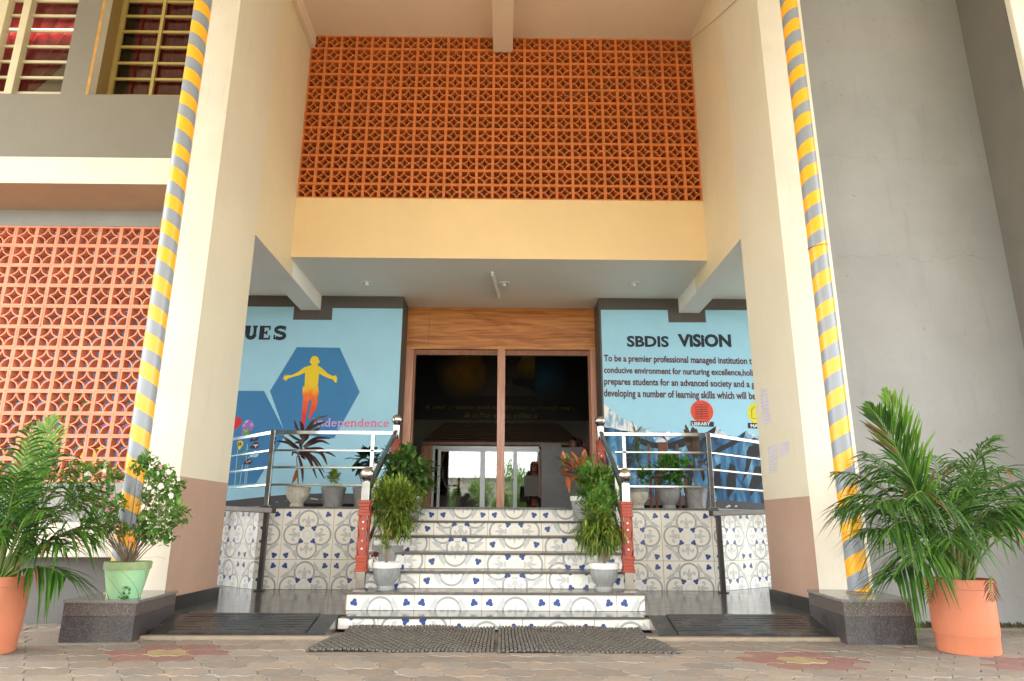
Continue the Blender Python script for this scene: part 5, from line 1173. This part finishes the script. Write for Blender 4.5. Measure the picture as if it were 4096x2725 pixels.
# hibiscus bush in green pot
random.seed(21)
hb = thing('potted_hibiscus', 'flowering hibiscus bush in a pale green pot on the left plinth', 'potted plant', (-2.91, 5.60, .29))
rim_pot(hb, (-2.91, 5.60, .29), .165, .115, .265, 'spiral', pot_green, green_rim, .055)
mb = MB(); fol = MB(); base = Vector((-2.90, 5.60, .52)); tips = []
def px(V_x, V_y, Y): return at(V_x*4096/2357, V_y*4096/2357, Y)
targets = [(180, 1110), (200, 1085), (235, 1080), (262, 1098), (215, 1140), (185, 1165), (240, 1130), (270, 1160), (205, 1200), (240, 1215), (275, 1220), (170, 1140), (318, 1075), (340, 1060), (360, 1085), (385, 1095), (405, 1125), (370, 1120), (350, 1105), (395, 1150), (415, 1190), (390, 1200), (360, 1180), (340, 1150), (360, 1215), (335, 1195), (320, 1225), (400, 1170), (225, 1170), (375, 1150), (250, 1190), (345, 1240), (382, 1235), (215, 1225)]
for (vx, vy) in targets:
    e = px(vx, vy, 5.55+random.uniform(-.22, .22)); b0 = base+Vector((random.gauss(0, .02), random.gauss(0, .02), 0)); mid = b0.lerp(e, .45)+Vector((0, 0, .02))
    mb.tube([b0, mid, e], [.0045, .0035, .0015], bark, 5)
    for q in range(72):
        t = random.uniform(.0, 1.0); o = e+rv()*.07; leafq(fol, o, rv()+Vector((0, -.2, .4)), random.uniform(.032, .056), random.uniform(.024, .036), hib_leaf, .2, .1, 2)
mb.build('branch', hb, smooth=60); fol.build('foliage', hb, kind='stuff')
def flower(parent, c, r, m, n=5):
    q = MB(); c = Vector(c)
    for i in range(n):
        a = 2*PI*i/n+random.random(); leafq(q, c, Vector((math.cos(a), -.5, math.sin(a))), r, r*.85, m, .1, .2, 3, Vector((0, -1, .3)))
    q.build('flower', parent)
for vx, vy, r, m in ((203, 1090, .05, flower_w), (242, 1083, .035, flower_w), (388, 1085, .04, flower_w), (372, 1118, .05, flower_w), (240, 1125, .03, flower_p), (258, 1142, .03, flower_p), (250, 1172, .035, flower_p), (262, 1170, .03, flower_p), (370, 1072, .03, flower_p), (304, 1240, .045, flower_o), (345, 1122, .035, flower_w), (395, 1140, .045, flower_w), (285, 1262, .012, flower_o), (278, 1250, .01, flower_o), (412, 1103, .03, flower_w)):
    flower(hb, px(vx, vy, 5.3), r*.6, m)
for i in range(26): pass
q = MB(); 
for i in range(40): leafq(q, px(288+random.gauss(0, 6), 1368+random.gauss(0, 9), 5.43), rv()+Vector((0, -.3, .2)), .03, .022, hib_leaf, .2, .1, 2)
q.build('seedling', hb, kind='stuff')

# stair pots: front pair on the second tread
def place_pot(name, label, c, r1, r0, h, style, body=pot_grey, rimm=pot_white, rimh=.05, group='grey pots on the steps'):
    t = thing(name, label, 'potted plant', c, group); rim_pot(t, c, r1, r0, h, style, body, rimm, rimh); return t
random.seed(31)
t = place_pot('potted_croton', 'spindly croton with orange tips in a fluted grey pot by the left railing foot', (-1.075, 6.62, .26), .135, .085, .245, 'flute')
q = MB()
for k in range(5): q.tube([(-1.08+random.gauss(0, .008), 6.62, .48), (-1.08+random.gauss(0, .015), 6.61, .62), (-1.07+random.gauss(0, .03), 6.60, .74+random.gauss(0, .03))], [.006, .004, .002], bark, 5)
q.build('stem', t, smooth=60)
foliage(t, (-1.08, 6.60, .70), (.055, .05, .10), 150, .06, .014, [(croton, 3), (croton2, 1)], 10); foliage(t, (-1.06, 6.56, .765), (.03, .02, .012), 14, .03, .01, [(red_leaf, 1)], 4, 'orange_tips'); foliage(t, (-1.18, 6.55, .545), (.035, .03, .03), 50, .05, .022, [(wine2, 1)], 6, 'purple_leaves')
t = place_pot('potted_croton', 'round croton on a bare stem in a fluted grey pot by the right railing foot', (.925, 6.60, .26), .135, .085, .245, 'flute')
q = MB(); q.tube([(.925, 6.60, .48), (.92, 6.6, .6), (.925, 6.6, .78)], [.010, .009, .006], bark, 7); q.tube([(.935, 6.60, .48), (.94, 6.6, .6), (.95, 6.6, .75)], [.008, .007, .005], bark, 7); q.build('stem', t, smooth=60)
foliage(t, (.905, 6.62, .80), (.25, .2, .21), 2400, .09, .014, [(croton2, 3), (croton, 2)], 40, droop=.5, up=-.1, seg=2)
foliage(t, (.93, 6.60, .95), (.07, .06, .03), 24, .07, .035, [(lime_leaf, 2), (broad, 2)], 6, 'top_leaves', up=.8)
# second pair on the fourth tread
t = place_pot('potted_croton', 'bushy narrow leaved croton in a white rimmed pot behind the left front pot', (-1.165, 7.26, .57-.155+.155*0), .155, .11, .27, 'spiral')
o_, cl = foliage(t, (-1.10, 7.05, 1.01), (.31, .24, .28), 4200, .095, .016, [(croton, 3), (croton2, 2)], 60, droop=.25, up=.35); stems(t, (-1.165, 7.26, .66), (-1.10, 7.05, .99), cl, k=14)
foliage(t, (-1.06, 7.05, 1.22), (.10, .08, .05), 60, .08, .022, [(lime_leaf, 1), (croton, 1)], 8, 'top_leaves', up=1); foliage(t, (-1.27, 6.98, 1.215), (.045, .03, .03), 9, .11, .04, [(lime_leaf, 1), (wine2, 1)], 4, 'caladium_leaves', up=.5)
t = place_pot('potted_croton', 'leafy croton in a spiral grey pot behind the right front pot', (1.005, 7.28, .415), .145, .11, .24, 'spiral', pot_grey, pot_grey)
o_, cl = foliage(t, (1.0, 7.18, 1.03), (.21, .17, .19), 1000, .075, .028, [(broad, 1), (hib_leaf, 4), (lime_leaf, 1)], 30, up=.6); stems(t, (1.005, 7.28, .6), (1.0, 7.18, 1.03), cl, k=8)
# third pair by the top steps
t = place_pot('potted_laurel', 'dense spotted laurel bush in a white rimmed pot beside the left upper newel', (-1.06, 7.95, .88), .135, .10, .26, 'spiral')
o_, cl = foliage(t, (-1.12, 7.92, 1.41), (.30, .22, .32), 900, .115, .06, [(aucuba, 5), (broad, 1)], 45, droop=.3, up=.25, seg=3); stems(t, (-1.06, 7.95, 1.1), (-1.12, 7.92, 1.4), cl, k=10)
t = place_pot('potted_croton', 'croton with orange red leaves in a white rimmed spiral pot by the right upper steps', (.885, 7.85, .88), .14, .105, .27, 'spiral')
foliage(t, (.84, 7.76, 1.42), (.19, .13, .15), 80, .16, .055, [(red_leaf, 4), (wine2, 1), (aucuba, 3), (croton, 1)], 16, 'orange_foliage', up=.4, seg=4, shell=.3)
q = MB(); q.tube([(.885, 7.85, 1.12), (.88, 7.84, 1.25), (.87, 7.82, 1.42)], [.010, .008, .005], bark, 6)
for k in range(8): 
    a = random.uniform(.2, 1.2); q.tube([(1.02, 7.9, 1.5), (.98-.09*a+random.gauss(0, .04), 7.85, 1.66), (1.02-.16*a+random.gauss(0, .04), 7.85, 1.70+.15*random.random())], [.003, .002, .001], wine2, 4)
q.build('stem', t, smooth=60)
t = place_pot('potted_croton', 'tall glossy croton between the right upper and middle pots', (1.06, 7.65, .725), .13, .10, .26, 'spiral', pot_grey, pot_grey)
o_, cl = foliage(t, (1.03, 7.6, 1.27), (.25, .18, .24), 900, .09, .036, [(croton, 2), (broad, 2), (hib_leaf, 3)], 36, up=.5, seg=3); stems(t, (1.06, 7.65, .9), (1.03, 7.6, 1.3), cl, k=10)

# platform pots behind the railings
YPt = 8.66
def plat(name, label, x, rt, rb, style, body=pot_grey, rimm=pot_grey, h=.245):
    return place_pot(name, label, (x, YPt, 1.035), rt, rb, h, style, body, rimm, .045, 'grey pots on the platform behind the railings')
random.seed(41)
t = plat('potted_dracaena', 'dark wine leaved dracaena in a weathered fluted pot behind the left railing', -2.545, .148, .085, 'flute', pot_old, pot_old)
K = lambda a, c: at(900+a/3.563, 1620+c/3.563, YPt)
q = MB(); q.tube([K(1045, 1130), K(1035, 950), K(1020, 760)], [.009, .008, .007], bark, 7); q.tube([K(1045, 700), K(1090, 600), K(1110, 500)], [.010, .010, .008], wine, 7); q.tube([K(1020, 760), K(1045, 700)], [.008, .01], bark, 7)
q.build('stem', t, smooth=60)
hub1, hub2 = K(1110, 470), K(1060, 690)
def longleaf(pts, w_, m):
    mb_ = MB(); P = [K(*p)+Vector((0, random.uniform(-.03, .03)*i, 0)) for i, p in enumerate(pts)]
    # resample
    R_ = []
    for i in range(len(P)-1):
        for s in range(4): R_.append(P[i].lerp(P[i+1], s/4))
    R_.append(P[-1])
    for _ in range(2): R_ = [R_[0]]+[(R_[i-1]+R_[i]*2+R_[i+1])/4 for i in range(1, len(R_)-1)]+[R_[-1]]
    rows = []
    for i, p in enumerate(R_):
        tt = i/(len(R_)-1); d = (R_[min(i+1, len(R_)-1)]-R_[max(0, i-1)]).normalized(); n = d.cross(Vector((0, 1, .35))).normalized(); ww = w_*(math.sin(PI*min(.97, tt*.85+.12))**.7); rows.append([p-n*ww/2-Vector((0, .006, 0)), p, p+n*ww/2-Vector((0, .006, 0))])
    mb_.grid(rows, m); mb_.build('leaf', t, smooth=80)
for pts, w_ in (([(1110, 480), (1180, 350), (1300, 210), (1440, 140)], .045), ([(1110, 480), (1220, 330), (1330, 270), (1450, 245)], .04), ([(1100, 480), (1050, 380), (1000, 290), (975, 210)], .04), ([(1115, 480), (1105, 380), (1115, 300), (1090, 240)], .05), ([(1100, 520), (1010, 480), (930, 430), (900, 420)], .035), ([(1060, 620), (1010, 600), (900, 500), (780, 430)], .045), ([(1010, 620), (960, 580), (880, 530), (720, 510)], .04), ([(1120, 600), (1200, 530), (1330, 470), (1485, 470)], .045), ([(1130, 610), (1220, 550), (1380, 510), (1500, 565)], .04), ([(1130, 620), (1260, 620), (1370, 620), (1420, 635)], .03), ([(1070, 700), (1180, 690), (1280, 740)], .035), ([(1050, 700), (980, 660), (945, 730)], .03), ([(1060, 690), (1200, 640), (1400, 680), (1475, 860)], .055), ([(1060, 700), (1330, 640), (1480, 680), (1565, 735)], .035), ([(1060, 700), (1180, 740), (1240, 860), (1320, 1055)], .042), ([(1060, 700), (1220, 730), (1330, 860), (1400, 1050)], .035), ([(1060, 700), (1260, 730), (1350, 830), (1410, 960)], .03), ([(1050, 720), (1080, 850), (1100, 950), (1095, 1110)], .04), ([(1110, 520), (1080, 560), (1080, 640)], .05), ([(1150, 430), (1130, 480), (1110, 560)], .06), ([(1110, 520), (1160, 470), (1200, 420)], .05), ([(1110, 500), (1060, 520), (1000, 550)], .04), ([(1110, 470), (1260, 380), (1360, 340)], .04), ([(1080, 720), (1110, 750), (1140, 775)], .03)): longleaf(pts, w_, wine)
longleaf([(1025, 930), (1010, 990), (980, 1050), (945, 1120)], .05, leafmat('dry_brown_leaf', (.26, .075, .02, 1), None, .2))
t = plat('potted_shrub', 'small lime green shrub in a spiral grey pot behind the left railing', -2.105, .148, .115, 'spiral'); c = K(1550, 1010)
foliage(t, (c.x, YPt, c.z), (.085, .08, .085), 260, .05, .026, [(lime_leaf, 1)], 22, up=.6)
t = plat('potted_shrub', 'dark broad leaved shrub in a spiral grey pot beside the left upper newel', -1.73, .14, .11, 'spiral'); c = K(2000, 760)
q = MB(); q.tube([(-1.73, YPt, 1.25), K(1930, 1050)+Vector((0, 0, 0)), K(1880, 900)], [.006, .006, .004], bark, 6); q.build('stem', t, smooth=60)
foliage(t, (c.x+.02, YPt, c.z), (.18, .12, .13), 75, .14, .075, [(leafmat('dark_leaf', (.015, .035, .012, 1)), 1)], 20, up=.2, seg=4)
foliage(t, (c.x+.30, YPt+.02, c.z+.05), (.14, .1, .14), 90, .09, .03, [(broad, 1)], 16, 'side_shoots', up=.3)
K = lambda a, c: at(2560+a/3.015, 1600+c/3.015, YPt)
t = plat('potted_spider_plant', 'thin grassy dracaena in a fluted grey pot beside the right upper newel', 1.655, .145, .085, 'flute', pot_old, pot_grey)
q = MB(); q.tube([(1.66, YPt, 1.25), (1.67, YPt, 1.5), (1.68, YPt, 1.72), (1.67, YPt, 1.92)], [.008, .007, .006, .004], bark, 6); q.build('stem', t, smooth=60)
for cz in (1.93, 1.62, 1.75):
    q = MB()
    for i in range(34):
        a = random.uniform(0, 2*PI); e = random.uniform(-.1, 1.4); leafq(q, Vector((1.67, YPt, cz)), Vector((math.cos(a)*math.cos(e), math.sin(a)*math.cos(e)*.7, math.sin(e))), random.uniform(.18, .34), .018, leafmat('grassy_leaf', (.10, .15, .06, 1), (.2, .26, .12, 1)), .3, random.uniform(.2, .8), 5)
    q.build('leaf_rosette', t)
t = plat('potted_jade_plant', 'bushy green jade plant in a fluted grey pot behind the right railing', 2.045, .148, .085, 'flute'); c = K(380, 880)
foliage(t, (c.x, YPt, c.z), (.25, .15, .22), 420, .075, .045, [(broad, 1)], 36, up=.5, seg=3); foliage(t, (K(560, 740).x, YPt-.05, K(560, 740).z), (.05, .04, .06), 14, .09, .06, [(leafmat('bright_leaf', (.10, .28, .03, 1)), 1)], 5, 'bright_leaves', seg=3)
foliage(t, (K(60, 900).x, YPt, K(60, 900).z), (.13, .1, .12), 110, .075, .045, [(broad, 1)], 16, 'side_shoots', seg=3)
t = plat('potted_cordyline', 'upright brown leaved cordyline in a spiral grey pot behind the right railing', 2.385, .14, .105, 'spiral')
q = MB(); q.tube([(2.40, YPt, 1.25), (2.37, YPt, 1.50), (2.34, YPt, 1.62)], [.01, .009, .01], bark, 6); q.build('stem', t, smooth=60)
cord = leafmat('cordyline_leaf', (.06, .035, .03, 1), (.10, .07, .045, 1), .15)
def longleaf2(pts, w_, m):
    longleaf(pts, w_, m)
for pts, w_ in (([(660, 700), (620, 560), (590, 430), (565, 290)], .08), ([(660, 700), (640, 560), (600, 450), (520, 360)], .07), ([(670, 700), (650, 560), (640, 430), (645, 320)], .09), ([(680, 700), (680, 560), (690, 430), (685, 340)], .08), ([(670, 700), (610, 600), (560, 520), (555, 440)], .07), ([(690, 760), (740, 750), (800, 800)], .04), ([(700, 780), (760, 900), (780, 980)], .05), ([(650, 700), (640, 800), (640, 900)], .04), ([(670, 690), (665, 540), (660, 420), (655, 330)], .09)): longleaf2(pts, w_, cord)
# chair behind the pots
cx, cy = 2.25, 9.55
ch = thing('wooden_chair', 'brown wooden chair against the mountain mural behind the right pots', 'chair', (cx, cy, 1.035)); cw = mat('chair_wood', (.16, .05, .022, 1), .4, var=.2)
for dx in (-.2, .2):
    b = MB(); b.box(cx+dx-.018, cx+dx+.018, cy-.2, cy-.165, 1.036, 1.46, cw); b.build('leg', ch, bev=.003); b = MB(); b.box(cx+dx-.018, cx+dx+.018, cy+.165, cy+.2, 1.036, 1.95, cw); b.build('leg', ch, bev=.003)
b = MB(); b.box(cx-.22, cx+.22, cy-.21, cy+.21, 1.461, 1.50, cw); b.build('seat', ch, bev=.01); b = MB(); b.box(cx-.07, cx+.07, cy+.17, cy+.195, 1.55, 1.98, cw); b.build('backrest', ch, bev=.02)

# ------------------------------------------------------------------ what stands opposite, seen in the glass and steel
sd_ = thing('shed', 'corrugated metal roofed shed across the yard behind the viewer', 'shed', (-2, -26, 0))
b = MB(); b.box(-16, 4, -30, -25, 0, 4.3, shed_wall); b.build('wall', sd_)
b = MB(); rows = [[], [], [], []]
for i in range(220):
    X = -16.5+i*.095; dz = .03*math.sin(i*PI/2); rows[0].append((X, -24.3, 4.25+dz)); rows[1].append((X, -28, 5.6+dz))
b.grid(rows[:2], roof_sheet); b.build('roof', sd_, smooth=40)
random.seed(51)
for k_, (tx_, ty_, th_) in enumerate(((-3.4, -19.5, 3.2), (-1.6, -20, 4.3), (.9, -21, 5.6), (-.2, -18.5, 3.0), (2.6, -19.5, 3.4))):
    t = thing('tree', ('low leafy tree', 'round leafy tree', 'tall leafy tree', 'shrubby tree', 'bushy tree')[k_]+' before the shed behind the viewer', 'tree', (tx_, ty_, 0))
    q = MB(); q.tube([(tx_, ty_, 0), (tx_+.05, ty_, th_*.4), (tx_, ty_, th_*.8)], [.09, .07, .03], bark, 8); q.build('trunk', t, smooth=60)
    foliage(t, (tx_, ty_, th_*.62), (th_*.25, th_*.2, th_*.38), 2600, .2, .1, [(lime_leaf, 1), (hib_leaf, 3)], 40, 'crown')
for k, (tx_, ty_, th_) in enumerate(((4.5, -19, 5.2), (8, -22, 6.5), (-9, -20, 4.6), (1.5, -17, 3.2), (14, -24, 7), (-16, -22, 6))):
    t = thing('tree', ('slender tree', 'tall broad tree', 'low round tree', 'young short tree', 'tallest tree', 'wide tree')[k]+' across the yard behind the viewer', 'tree', (tx_, ty_, 0))
    q = MB(); q.tube([(tx_, ty_, 0), (tx_+.1, ty_, th_*.4), (tx_, ty_, th_*.8)], [.16, .12, .05], bark, 8); q.build('trunk', t, smooth=60)
    foliage(t, (tx_, ty_, th_*.68), (th_*.28, th_*.28, th_*.32), 2200, .3, .16, [(hib_leaf, 1)], 40, 'crown')
